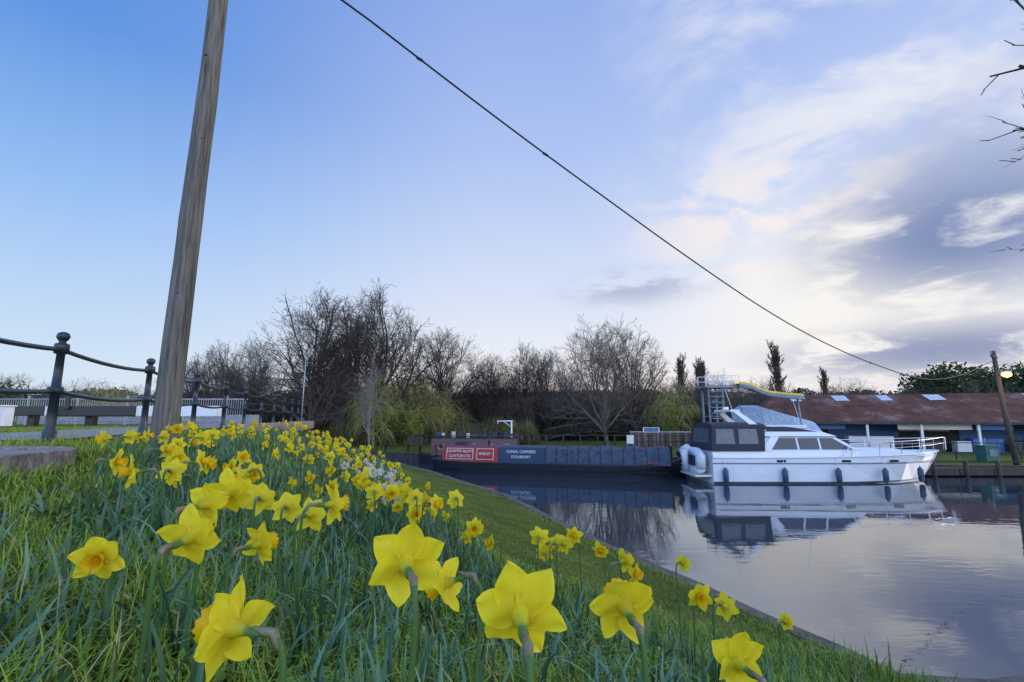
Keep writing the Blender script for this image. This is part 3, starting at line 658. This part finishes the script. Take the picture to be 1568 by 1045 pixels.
s.box((7,1.2,1.0),(2.6,.8,1.0),0,2); s.box((13.5,1.5,.95),(1.6,.8,.9),0,1)
for i in range(14): s.box((3+i*1.9+random.uniform(-.4,.4),random.uniform(.8,2.6),.9+random.uniform(-.1,.1)),(random.uniform(.5,1.4),.6,random.uniform(.5,1.0)),random.uniform(-.3,.3),random.choice([0,0,2,3]))
s.obj('walls_and_stores',[M_trim_shade,M_bluep,M_white,M_timber_d],e,bevel=.01)

M_steel=mat('blue_grey_steel',(.16,.21,.27),.5,var=.25); M_yel=mat('yellow_paint',(.75,.55,.03),.45)
s=MB()
for x in(12.15,13.0):
    for y in(30,31): s.tube([(x,y,.5),(x,y,4.6)],.07,6,0)
for z in(1.2,2.0,2.8,3.6):
    s.tube([(12.15,30,z),(13.0,30,z+.5)],.035,5,0); s.tube([(12.15,30,z),(13.0,30,z)],.04,5,0); s.tube([(12.15,31,z),(13,31,z)],.03,5,0)
s.box((13.0,30.5,4.62),(2.2,1.3,.14),0,0)
for x in(11.95,12.5,13.0,13.6,14.05): s.tube([(x,29.9,4.65),(x,29.9,5.3)],.025,5,1); s.tube([(x,31.1,4.65),(x,31.1,5.3)],.025,5,1)
for z in(4.98,5.3): 
    s.tube([(11.95,29.9,z),(14.05,29.9,z)],.025,5,1); s.tube([(11.95,31.1,z),(14.05,31.1,z)],.025,5,1)
s.tube([(13.2,30,5.3),(13.2,30,5.75)],.03,6,1)
for i in range(12): s.box((12.55,29.75,.7+i*.33),(.8,.25,.05),0,0)
sp=[(13.9,30,4.78),(14.6,30,4.66),(15.1,30,4.42),(15.7,30,4.22),(16.5,30,4.12),(17.8,30,4.02)]
s.loft([[(x,y-.4,z+.14),(x,y-.4,z+.02),(x,y-.4,z-.12),(x,y+.4,z-.12),(x,y+.4,z+.14),(x,y+.32,z+.0),(x,y-.32,z+.0)] for x,y,z in sp],closed=True,mats=[2,0,0,2,2,2,2])
s.tube([(x,y-.42,z-.16) for x,y,z in sp],.07,6,0)
s.tube([(17.6,30,4.0),(17.8,30,.5)],.06,6,0)
s.obj('gantry_with_slide',[M_steel,M_white,M_yel])
s=MB()
s.loft([[(x,32-hb,z0),(x,32-hb*1.2,z1),(x,32-hb*.5,z2),(x,32,z2+.12),(x,32+hb*.5,z2),(x,32+hb*1.2,z1),(x,32+hb,z0)] for x,hb,z0,z1,z2 in((14.3,.3,1.6,2.2,3.0),(14.9,.9,1.2,2.1,3.4),(16,1.1,1.1,2.0,3.4),(18,1.1,1.1,2.0,2.8),(19.5,.9,1.1,1.9,2.4))],mats=[0,1,1,1,1,0])
s.tube([(14.6,31.5,.5),(14.9,31.5,1.5)],.06,6,2); s.tube([(18.6,31.5,.5),(18.6,31.5,1.5)],.06,6,2)
s.obj('boat_under_cover',[M_gel,mat('pale_blue_tarp',(.26,.36,.48),.7,var=.35,bump=.5),M_steel])

s=MB()
for i in range(30):
    x=17+i*1.1; y=26.6-.08*i*.6; s.tube([(x,y,.48),(x,y,1.45)],.03,5,0)
for z in(.9,1.4): s.tube([(17,26.6,z),(49,25.2,z)],.025,5,0)
s.obj('wharf_railing',[M_ironb])
s=MB()
for i in range(26): s.box((19.5+i*.6,24.0,.36),(.56,1.7,.06),0,0)
for i in range(14): s.tube([(19.6+i*1.5,23.1,-.4),(19.6+i*1.5,23.1,.75)],.09,8,0)
for i in range(12): s.box((20+i*1.6,23.18,.22),(1.55,.12,.3),0,0)
s.tube([(19.6,23.1,.7),(36,23.1,.7)],.03,5,0)
s.obj('timber_jetty',[M_timber_d])
M_greenm=mat('green_machine_paint',(.03,.13,.10),.5,var=.3)
s=MB(); s.box((24.3,25.3,.9),(.7,.6,.75),0,0); s.box((24.3,25.3,1.3),(.8,.7,.06),0,0); s.tube([(24.05,25.1,1.3),(24.05,25.1,1.7)],.05,6,1); s.box((24.3,24.98,.95),(.4,.03,.35),0,1)
s.obj('fuel_pump_cabinet',[M_greenm,M_steel],bevel=.03)

s=MB(); s.tube([(24.35,23.95,.3),(24.1,23.9,3.2),(23.9,23.8,6.0)],[.12,.105,.09],12,0)
s.box((23.92,23.8,5.7),(.9,.09,.1),.6,0); s.tube([(23.6,23.6,5.75),(23.6,23.6,5.95)],.04,6,1); s.tube([(24.2,24,5.75),(24.2,24,5.95)],.04,6,1)
s.tube([(24.0,23.85,4.75),(23.75,23.2,4.85)],.03,6,1)
M_pole2=mat('dark_pole_wood',(.075,.065,.052),.85,var=.4,scale=3,bump=.4,stretch=(6,6,.6))
s.obj('utility_pole_with_lamp',[M_pole2,M_steel])
ml_,nt,b=newmat('lamp_glow'); b.inputs['Base Color'].default_value=(.8,.6,.3,1); b.inputs['Emission Color'].default_value=(1,.62,.16,1); b.inputs['Emission Strength'].default_value=3.0
s=MB(); s.tube_prof((23.62,23.05,4.62),[(0.001,0),(.14,.04),(.20,.13),(.16,.24),(0.001,.27)],12,0); s.tube_prof((23.62,23.05,4.90),[(.001,.06),(.21,.03),(.22,0)],12,1)
s.obj('floodlight',[ml_,M_steel])
l=bpy.data.lights.new('floodlight_bulb','POINT'); l.energy=50; l.color=(1,.6,.22); l.shadow_soft_size=.1
lo=bpy.data.objects.new('floodlight_bulb',l); lo.location=(23.62,22.75,4.5); scn.collection.objects.link(lo)

# ------------------------------------------------------------------ far bank middle
s=MB()
arch=lambda i:max(0.0,math.sin(math.pi*i/13))**.9
for sg in(0,1.6):
    pts=[(3.0+i*.85,46+sg,.7+.75*arch(i)) for i in range(14)]
    up=[(x,y,z+.85) for x,y,z in pts]
    s.tube(pts,.06,6,0); s.tube(up,.04,6,0)
    for i in range(13):
        for k in range(4):
            t=k/4; a=Vector(pts[i]).lerp(Vector(pts[i+1]),t); s.tube([a,a+Vector((0,0,.85))],.018,4,0,caps=False)
s.loft([[(3.0+i*.85,46,.65+.75*arch(i)),(3.0+i*.85,47.6,.65+.75*arch(i))] for i in range(14)],m=0)
s.obj('arched_iron_footbridge',[mat('weathered_grey_iron',(.07,.065,.065),.7,var=.3)])
s=MB(); s.box((12.5,38,1.05),(6.6,.35,1.1),-.1,0); s.box((12.5,38,1.64),(6.7,.45,.1),-.1,1)
s.obj('brick_wall',[M_brick,M_conc],bevel=.01)
M_sgb=mat('sign_blue',(.08,.16,.32),.5)
def sign(x,y,z,w_,h_,mt,name='information_sign'):
    s=MB(); s.tube([(x-w_*.4,y+.03,.4),(x-w_*.4,y+.03,z+h_/2)],.035,6,2); s.tube([(x+w_*.4,y+.03,.4),(x+w_*.4,y+.03,z+h_/2)],.035,6,2)
    s.box((x,y,z),(w_,.03,h_),0,0); s.box((x,y-.018,z),(w_*.88,.01,h_*.82),0,1); s.obj(name,[M_white,mt,M_steel])
sign(10.2,36,1.85,1.2,.35,M_sgb); sign(8.4,35,1.2,.5,.6,M_white); sign(-3.3,33,1.5,.5,.35,M_red)
s=MB(); s.tube([(-.03,33,.4),(-.03,33,2.55)],.05,8,0); s.tube([(-1.0,33,2.5),(.05,33,2.5)],.04,8,0); s.tube([(-.6,33,2.5),(-.03,33,2.1)],.025,6,0); s.tube([(-.95,33,2.5),(-.95,33,2.3)],.03,6,0)
s.obj('white_mooring_crane_post',[M_white])
s=MB()
for i in range(26):
    x=-13+i*1.3; s.box((x,37.5,.95),(.1,.1,1.0),0,0)
s.tube([(-13,37.5,1.4),(20,37.5,1.4)],.035,5,0); s.tube([(-13,37.5,.95),(20,37.5,.95)],.035,5,0)
s.obj('timber_post_fence',[M_timber_d])
s=MB()
for i in range(7): s.tube_prof((-8.5+i*2.6,31.9-.18*i+(.0 if i>0 else 1.3),.45),[(.07,0),(.07,.45),(.10,.47),(.10,.53),(0,.55)],10,0)
s.obj('mooring_bollards',[M_black])
s=MB(); s.box((-6.6,33.4,.95),(1.1,.5,.08),0,0); s.box((-6.6,33.65,1.25),(1.1,.06,.4),0,0)
for dx in(-.45,.45): s.box((-6.6+dx,33.4,.7),(.07,.45,.5),0,0)
s.obj('quayside_bench',[M_timber_d])

# ------------------------------------------------------------------ trees
def skel(seed,H,spec,tr=.22,trunk=.42,limb=.62,up=.10,droop=0,start=.3,wig=.15,ang=(.15,.85),ratio=(.38,.62),rmin=.011,env=None):
    rr=random.Random(seed); S=[]
    def grow(p,d,L,r,lev):
        ns=[6,6,4,3,3][lev]; pos=[]; q=p.copy(); dd=d.copy(); tp=.45 if lev==0 else .8
        wg=wig*(.5 if lev==0 else 1 if lev<3 else 1.5)
        for i in range(ns):
            dd=(dd+Vector((rr.gauss(0,wg),rr.gauss(0,wg),rr.gauss(0,wg*.6)+ (up if droop==0 or lev<2 else -droop)))).normalized()
            q2=q+dd*L/ns; r0=r*(1-tp*i/ns); r1=r*(1-tp*(i+1)/ns); S.append((q.x,q.y,q.z,q2.x,q2.y,q2.z,r0,r1)); pos.append((q.copy(),dd.copy(),i/ns,r0)); q=q2
            if env:   # growth stops where the crown's outline ends, so nothing is left floating
                cz,rx,rz=env; az_=math.atan2(q.y,q.x); zn=(q.z-cz*H)/(rz*H)
                lim=1+.08*math.sin(az_*5+zn*4+seed)+.06*math.sin(az_*9-zn*7)+rr.gauss(0,.03)
                if math.hypot(math.hypot(q.x,q.y)/(rx*H),zn)>lim and lev>0 and q.z>cz*H*.7: break
        if lev<len(spec):
            n=spec[lev]; a0=rr.uniform(0,6.28)
            for k in range(n):
                st_=start if lev==0 else .15
                f=st_+(1-st_)*(k+rr.random())/n; f=min(f,.999)
                if int(f*ns)>=len(pos): continue
                pi,di,fi,ri=pos[int(f*ns)]
                fr=f*ns-int(f*ns); pp=pi+di*(L/ns)*fr
                if lev==0: a=ang[1]+(ang[0]-ang[1])*(k/(n-1))+rr.uniform(-.1,.1); az=a0+k*2.4
                else: a=rr.uniform(.4,1.1); az=rr.uniform(0,6.28)
                o=di.orthogonal().normalized(); w=di.cross(o)
                nd=(di*math.cos(a)+(o*math.cos(az)+w*math.sin(az))*math.sin(a)).normalized()
                if lev==0: nl=H*limb*rr.uniform(.85,1.08)
                else: nl=L*rr.uniform(*ratio)*(1-.25*f)
                grow(pp,nd,nl,max(ri*(.6 if lev==0 else .5),rmin),lev+1)
    grow(Vector((0,0,-.3)),Vector((0,0,1)),H*trunk,tr,0)
    return np.array(S)
def skel_mesh(name,S,mt,ns=3):
    p0=S[:,:3];p1=S[:,3:6]; r0=S[:,6:7];r1=S[:,7:8]
    d=p1-p0; d/=np.linalg.norm(d,axis=1,keepdims=True)+1e-9
    ref=np.where(np.abs(d[:,2:3])>.9,np.array([[1.,0,0]]),np.array([[0,0,1.]]))
    a=np.cross(d,ref); a/=np.linalg.norm(a,axis=1,keepdims=True)+1e-9; b_=np.cross(d,a)
    n=len(S); V=np.zeros((n,2*ns,3))
    for k in range(ns):
        t=k*math.pi*2/ns; o=a*math.cos(t)+b_*math.sin(t); V[:,k]=p0+o*r0; V[:,ns+k]=p1+o*r1
    f=np.array([[k,(k+1)%ns,ns+(k+1)%ns,ns+k] for k in range(ns)])
    Fq=((np.arange(n)*2*ns)[:,None,None]+f[None]).reshape(-1,4)
    return np_mesh(name,V.reshape(-1,3),Fq,mt).data
M_bark=mat('bark_brown',(.060,.048,.040),.9,var=.4,scale=3)
M_bark2=mat('bark_grey',(.11,.096,.082),.9,var=.4,scale=3)
M_birch=mat('birch_bark',(.22,.20,.18),.8,var=.6,scale=4,stretch=(1,1,3))
M_willow=mat('willow_yellow_twigs',(.28,.28,.08),.8,var=.4,scale=2)
def reg(me): 
    for o in list(bpy.data.objects):
        if o.data==me: bpy.data.objects.remove(o)
    return me
TM=[]
for sd in range(3):
    TM.append(reg(skel_mesh('bare_tree_mesh',skel(sd+3,10,[13,10,9,6],tr=.25,trunk=.38,limb=.74,up=.06,env=(.6,.42,.42),rmin=.012,ang=(.1,1.0)),[M_bark,M_bark,M_bark2][sd])))
TFAN=reg(skel_mesh('fan_tree_mesh',skel(44,10,[14,10,9,6],tr=.22,trunk=.3,limb=.78,up=.06,ang=(.1,1.0),env=(.55,.42,.46),rmin=.011),M_bark2))
TL=[reg(skel_mesh('wood_tree_mesh',skel(70+i,10,[10,9,8],tr=.2,rmin=.016,up=.05,env=(.58,.42,.43)),[M_bark,M_bark2][i])) for i in range(2)]
TB=reg(skel_mesh('birch_mesh',skel(31,10,[14,8,7],tr=.15,trunk=.75,limb=.32,start=.35,ang=(.3,.7),rmin=.014),M_birch))
TWI=reg(skel_mesh('willow_mesh',skel(52,10,[12,9,8],tr=.2,droop=.5,limb=.5,ratio=(.5,.8),rmin=.016),M_willow))
TPO=reg(skel_mesh('poplar_mesh',skel(61,10,[30,8,6],tr=.18,trunk=.85,limb=.2,up=.5,start=.1,ang=(.3,.5),rmin=.03),M_bark))
TN=reg(skel_mesh('waterside_tree_mesh',skel(91,10,[26,10,8,5],tr=.2,trunk=.8,limb=.42,up=.12,start=.38,ang=(.25,1.0),rmin=.007,wig=.2,env=(.70,.345,.37)),M_bark,5))
def tree(me,name,x,y,h,z=None,parent=None,sx=1.,rz=None):
    o=bpy.data.objects.new(name,me); scn.collection.objects.link(o)
    if z is None: z=float(HT(np.array([x]),np.array([y]))[0])
    o.location=(x,y,z); k=h/10; o.scale=(k*sx,k*sx,k); o.rotation_euler=(0,0,random.uniform(0,6.28) if rz is None else rz)
    if parent: o.parent=parent
    return o
for x,y,h,k,sx in((-16.2,40,12.0,0,1.05),(-11.0,41,12.6,1,.98),(-6.4,46,10,0,.95),(-19.5,50,9.4,1,.95),(-31,52,9.6,1,.95),(-37,56,8.5,0,1.),(-27,50,10,2,.85),(1.0,50,9.2,1,.9),(-2.5,48,8,0,.9),(4,50,8.8,2,.9),(11.5,46,10,1,.75),(-13.6,44,11.4,2,.85)):
    tree(TM[k],'bare_tree',x,y,h,sx=sx)
tree(TFAN,'fan_shaped_tree',7.5,39,10.0,sx=1.0)
tree(TB,'silver_birch_tree',-9.9,34,6.6)
for x,y,h in((-10.4,37,6.6),(-8.2,41,7.0),(-6.8,43,6.0),(14.0,43,6.6),(-50,60,8),(-46.5,58,6.8)): tree(TWI,'willow_tree',x,y,h,sx=1.1)
for x,y,h in((42,120,17),(45.5,120,15.5),(47.8,121,16.5),(65,118,20),(78,120,14)): tree(TPO,'poplar_tree',x,y,h,sx=1.5)
tree(TN,'waterside_tree',11.6,4.6,12.0,z=.5,sx=1.07,rz=2.0)
e=empty('distant_woodland')
for i in range(56):
    x=-30+i*1.15+random.uniform(-.6,.6); y=random.uniform(49,60)
    tree(random.choice(TL),'wood_tree',x,y,random.uniform(4.6,6.9)+(1.0 if x<0 else 0),parent=e,sx=1.15)
for i in range(36):
    tree(random.choice(TL),'wood_tree',random.uniform(25,140),random.uniform(85,110),random.uniform(7,10),parent=e,sx=1.2)
for i in range(22):
    tree(random.choice(TL),'wood_tree',random.uniform(-100,-35),random.uniform(65,90),random.uniform(6,9),parent=e,sx=1.1)
M_fol=vcol_mat('foliage',.85,0,.15)
def mass(name,ells,per,size,ca,cb,parent=None,brush=False):
    Ps=[];Cs=[]
    for (cx,cy,cz,rx,ry,rz_) in ells:
        n=int(per); u=rng.normal(0,1,(n,3)); u/=np.linalg.norm(u,axis=1,keepdims=True); rad=rng.uniform(.2,1,(n,1))**.5*(1+.15*np.sin(u[:,:1]*5+cx)+.12*np.sin(u[:,2:]*7+cy))
        p=u*rad*np.array((rx,ry,rz_))+np.array((cx,cy,cz)); Ps.append(p)
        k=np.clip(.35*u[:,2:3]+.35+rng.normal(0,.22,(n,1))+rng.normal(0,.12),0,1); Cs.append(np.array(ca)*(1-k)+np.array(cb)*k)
    P=np.concatenate(Ps);C=np.concatenate(Cs); n=len(P)
    a=rng.normal(0,1,(n,3));b_=rng.normal(0,1,(n,3))
    if brush: a=a*np.array((.45,.45,.3))+np.array((0,0,1.))
    a/=np.linalg.norm(a,axis=1,keepdims=True); b_/=np.linalg.norm(b_,axis=1,keepdims=True)
    sz=size*rng.uniform(.5,1.3,(n,1)); wf=.035 if brush else .6
    V=np.stack([P-a*sz,P-b_*sz*wf,P+a*sz,P+b_*sz*wf],1).reshape(-1,3)
    return np_mesh(name,V,np.arange(4*n).reshape(-1,4),M_fol,col=np.repeat(C,4,0),parent=parent)
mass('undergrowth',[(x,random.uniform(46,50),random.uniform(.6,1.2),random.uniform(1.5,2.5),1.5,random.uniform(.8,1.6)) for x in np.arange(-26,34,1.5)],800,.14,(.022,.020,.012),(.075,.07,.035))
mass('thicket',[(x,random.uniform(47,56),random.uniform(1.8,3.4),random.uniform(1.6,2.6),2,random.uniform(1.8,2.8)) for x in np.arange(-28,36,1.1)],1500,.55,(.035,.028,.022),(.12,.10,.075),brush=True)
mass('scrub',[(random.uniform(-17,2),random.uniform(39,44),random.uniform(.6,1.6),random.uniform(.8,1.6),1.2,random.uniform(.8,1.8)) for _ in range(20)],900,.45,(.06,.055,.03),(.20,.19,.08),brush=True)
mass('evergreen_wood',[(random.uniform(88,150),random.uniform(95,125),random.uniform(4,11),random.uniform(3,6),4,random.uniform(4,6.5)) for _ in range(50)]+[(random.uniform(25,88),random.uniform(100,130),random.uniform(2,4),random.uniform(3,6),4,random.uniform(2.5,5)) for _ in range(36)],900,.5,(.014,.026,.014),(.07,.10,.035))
mass('distant_hedge',[(x,random.uniform(60,70),random.uniform(1,2.5),4,2,random.uniform(1.6,3)) for x in np.arange(-110,-24,4)]+[(-64,60,4,3.5,3,3.6),(-68,61,4.5,4,3,4.2)],800,.3,(.02,.028,.015),(.08,.095,.04))
mass('ivy_shrub',[(-9.6,39,2.0,.8,.9,1.9),(-7.9,39,1.8,.8,.9,1.6),(13.5,42,2.4,1.0,1.2,1.8)],1100,.09,(.08,.11,.02),(.26,.29,.06))
mass('hilltop_treeline',[(x,random.uniform(300,330),random.uniform(14,17),14,8,random.uniform(3,7)) for x in np.arange(-300,400,14)],500,1.3,(.035,.045,.05),(.085,.10,.09))

# ------------------------------------------------------------------ sky
w=bpy.data.worlds.new('World'); scn.world=w; w.use_nodes=True; nt=w.node_tree; N=nt.nodes; Lk=nt.links
try: w.cycles.sampling_method='MANUAL'; w.cycles.sample_map_resolution=256
except Exception: pass
bg=N['Background']
tc=N.new('ShaderNodeTexCoord'); sep=N.new('ShaderNodeSeparateXYZ'); Lk.new(tc.outputs['Generated'],sep.inputs[0])
X_,Y_,Z_=sep.outputs
def mth(op,a,b=None,c=None):
    n=N.new('ShaderNodeMath'); n.operation=op
    for i,v in enumerate((a,b,c)):
        if v is None: continue
        if isinstance(v,(int,float)): n.inputs[i].default_value=v
        else: Lk.new(v,n.inputs[i])
    return n.outputs[0]
def mr(v,a,b,c=0,d=1,smooth=True):
    n=N.new('ShaderNodeMapRange'); n.interpolation_type='SMOOTHSTEP' if smooth else 'LINEAR'
    Lk.new(v,n.inputs[0]); 
    for i,q in enumerate((a,b,c,d)): n.inputs[i+1].default_value=q
    return n.outputs[0]
def ramp(v,els):
    r=N.new('ShaderNodeValToRGB'); e=r.color_ramp.elements
    e[0].position=els[0][0]; e[0].color=L4(*els[0][1]); e[1].position=els[-1][0]; e[1].color=L4(*els[-1][1])
    for p,c in els[1:-1]: q=e.new(p); q.color=L4(*c)
    Lk.new(v,r.inputs[0]); return r.outputs[0]
def mixc(f,a,b):
    n=N.new('ShaderNodeMix'); n.data_type='RGBA'
    if isinstance(f,float): n.inputs[0].default_value=f
    else: Lk.new(f,n.inputs[0])
    for i,v in ((6,a),(7,b)):
        if isinstance(v,tuple): n.inputs[i].default_value=v
        else: Lk.new(v,n.inputs[i])
    return n.outputs[2]
zc=mth('MAXIMUM',Z_,0.0)
ra=ramp(zc,[(0,(218,232,244)),(.08,(210,230,249)),(.2,(188,215,250)),(.35,(150,193,247)),(.55,(98,152,229)),(.8,(86,138,222))])
rb=ramp(zc,[(0,(247,224,212)),(.06,(247,237,234)),(.14,(236,240,250)),(.3,(212,225,251)),(.5,(178,200,247)),(.72,(148,176,238)),(1,(126,159,230))])
hyp=mth('SQRT',mth('ADD',mth('MULTIPLY',X_,X_),mth('MULTIPLY',Y_,Y_))); az=mth('DIVIDE',X_,mth('ADD',hyp,.001))
base=mixc(mr(az,-.78,.0),ra,rb)
sk=N.new('ShaderNodeTexSky'); sk.sky_type='NISHITA'; sk.sun_disc=False; sk.sun_elevation=R(22); sk.sun_rotation=R(80)
sv=N.new('ShaderNodeVectorMath'); sv.operation='SCALE'; sv.inputs['Scale'].default_value=.10; Lk.new(sk.outputs[0],sv.inputs[0])
base=mixc(.05,base,sv.outputs[0])
inv=mth('DIVIDE',1.0,mth('ADD',zc,.18)); cv=N.new('ShaderNodeCombineXYZ'); Lk.new(mth('MULTIPLY',X_,inv),cv.inputs[0]); Lk.new(mth('MULTIPLY',Y_,inv),cv.inputs[1]); Lk.new(mth('MULTIPLY',Z_,1.5),cv.inputs[2])
def noise(sc,det,rough,off=0,dist=0):
    mp=N.new('ShaderNodeMapping'); mp.inputs['Location'].default_value=(off,off*.7,0); Lk.new(cv.outputs[0],mp.inputs[0])
    n=N.new('ShaderNodeTexNoise'); n.inputs['Scale'].default_value=sc; n.inputs['Detail'].default_value=det; n.inputs['Roughness'].default_value=rough; n.inputs['Distortion'].default_value=dist; Lk.new(mp.outputs[0],n.inputs[0]); return n.outputs[0]
nA=noise(2.4,8,.6,0,.35); nB=noise(2.6,8,.58,5,.25)
reg_=mth('MULTIPLY',mr(az,.12,.62),mr(Y_,-.2,.3))
W=mth('MULTIPLY',mth('MULTIPLY',mr(nA,.42,.62),reg_),.85)
col=mixc(W,base,L4(236,238,246))
haze=mth('MULTIPLY',mth('MULTIPLY',reg_,mr(zc,.75,.1)),.35); col=mixc(haze,col,L4(240,240,246))
def spot(px,py,k,r0,r1):
    a=(px-784)/740;b=(522.5-py)/740; v=Vector((a,.9875-.1575*b,.1575+.9875*b)).normalized()
    dx=mth('SUBTRACT',X_,v.x);dy=mth('SUBTRACT',Y_,v.y);dz=mth('MULTIPLY',mth('SUBTRACT',Z_,v.z),k)
    d=mth('SQRT',mth('ADD',mth('ADD',mth('MULTIPLY',dx,dx),mth('MULTIPLY',dy,dy)),mth('MULTIPLY',dz,dz)))
    return mr(d,r1,r0)
col=mixc(mth('MULTIPLY',spot(1320,455,1.8,.02,.42),.8),col,L4(255,250,242))
D=mth('MULTIPLY',spot(1480,345,1.8,.03,.30),mr(nB,.34,.53)); D=mth('MULTIPLY',D,.97); col=mixc(D,col,L4(118,137,182))
D=mth('MULTIPLY',spot(1530,230,1.2,.02,.25),mr(nB,.38,.60)); D=mth('MULTIPLY',D,.45); col=mixc(D,col,L4(160,176,214))
D=mth('MULTIPLY',spot(1450,535,5,.02,.36),mr(nA,.36,.54)); D=mth('MULTIPLY',D,.9); col=mixc(D,col,L4(136,148,184))
D=mth('MULTIPLY',spot(970,440,4,.01,.22),mr(nB,.42,.56)); D=mth('MULTIPLY',D,.75); col=mixc(D,col,L4(168,178,208))
D=mth('MULTIPLY',mth('MULTIPLY',spot(1150,330,2,.01,.28),mr(nA,.48,.60)),.75); col=mixc(D,col,L4(252,240,234))
D=mth('MULTIPLY',mth('MULTIPLY',spot(1200,70,2,.01,.3),mr(nB,.46,.62)),.6); col=mixc(D,col,L4(236,236,244))
back_fill_gain=mr(Y_,.12,-.55,1.0,2.6)  # sky behind the camera made brighter, as added fill on the foreground
sv=N.new('ShaderNodeVectorMath'); sv.operation='SCALE'; Lk.new(col,sv.inputs[0]); Lk.new(back_fill_gain,sv.inputs['Scale'])
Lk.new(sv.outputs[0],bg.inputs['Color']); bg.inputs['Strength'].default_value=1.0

side_fill=bpy.data.lights.new('side_fill','SUN'); side_fill.energy=1.1; side_fill.angle=R(18); side_fill.color=(1,.92,.82)  # soft fill lamp added from the right; the real sun is already down
so=bpy.data.objects.new('side_fill',side_fill); scn.collection.objects.link(so)
azr=R(80); elv=R(22); dirv=Vector((math.sin(azr)*math.cos(elv),math.cos(azr)*math.cos(elv),math.sin(elv)))
so.rotation_euler=dirv.to_track_quat('Z','Y').to_euler()

cam=bpy.data.cameras.new('camera'); co=bpy.data.objects.new('camera',cam); scn.collection.objects.link(co)
cam.lens=740/1568*36; cam.sensor_width=36; cam.clip_start=.05; cam.clip_end=5000
co.location=(0,0,2.7); co.rotation_euler=(math.pi/2+math.asin(.1575),0,0)
scn.camera=co
scn.view_settings.view_transform='Standard'; scn.view_settings.look='None'; scn.view_settings.exposure=0
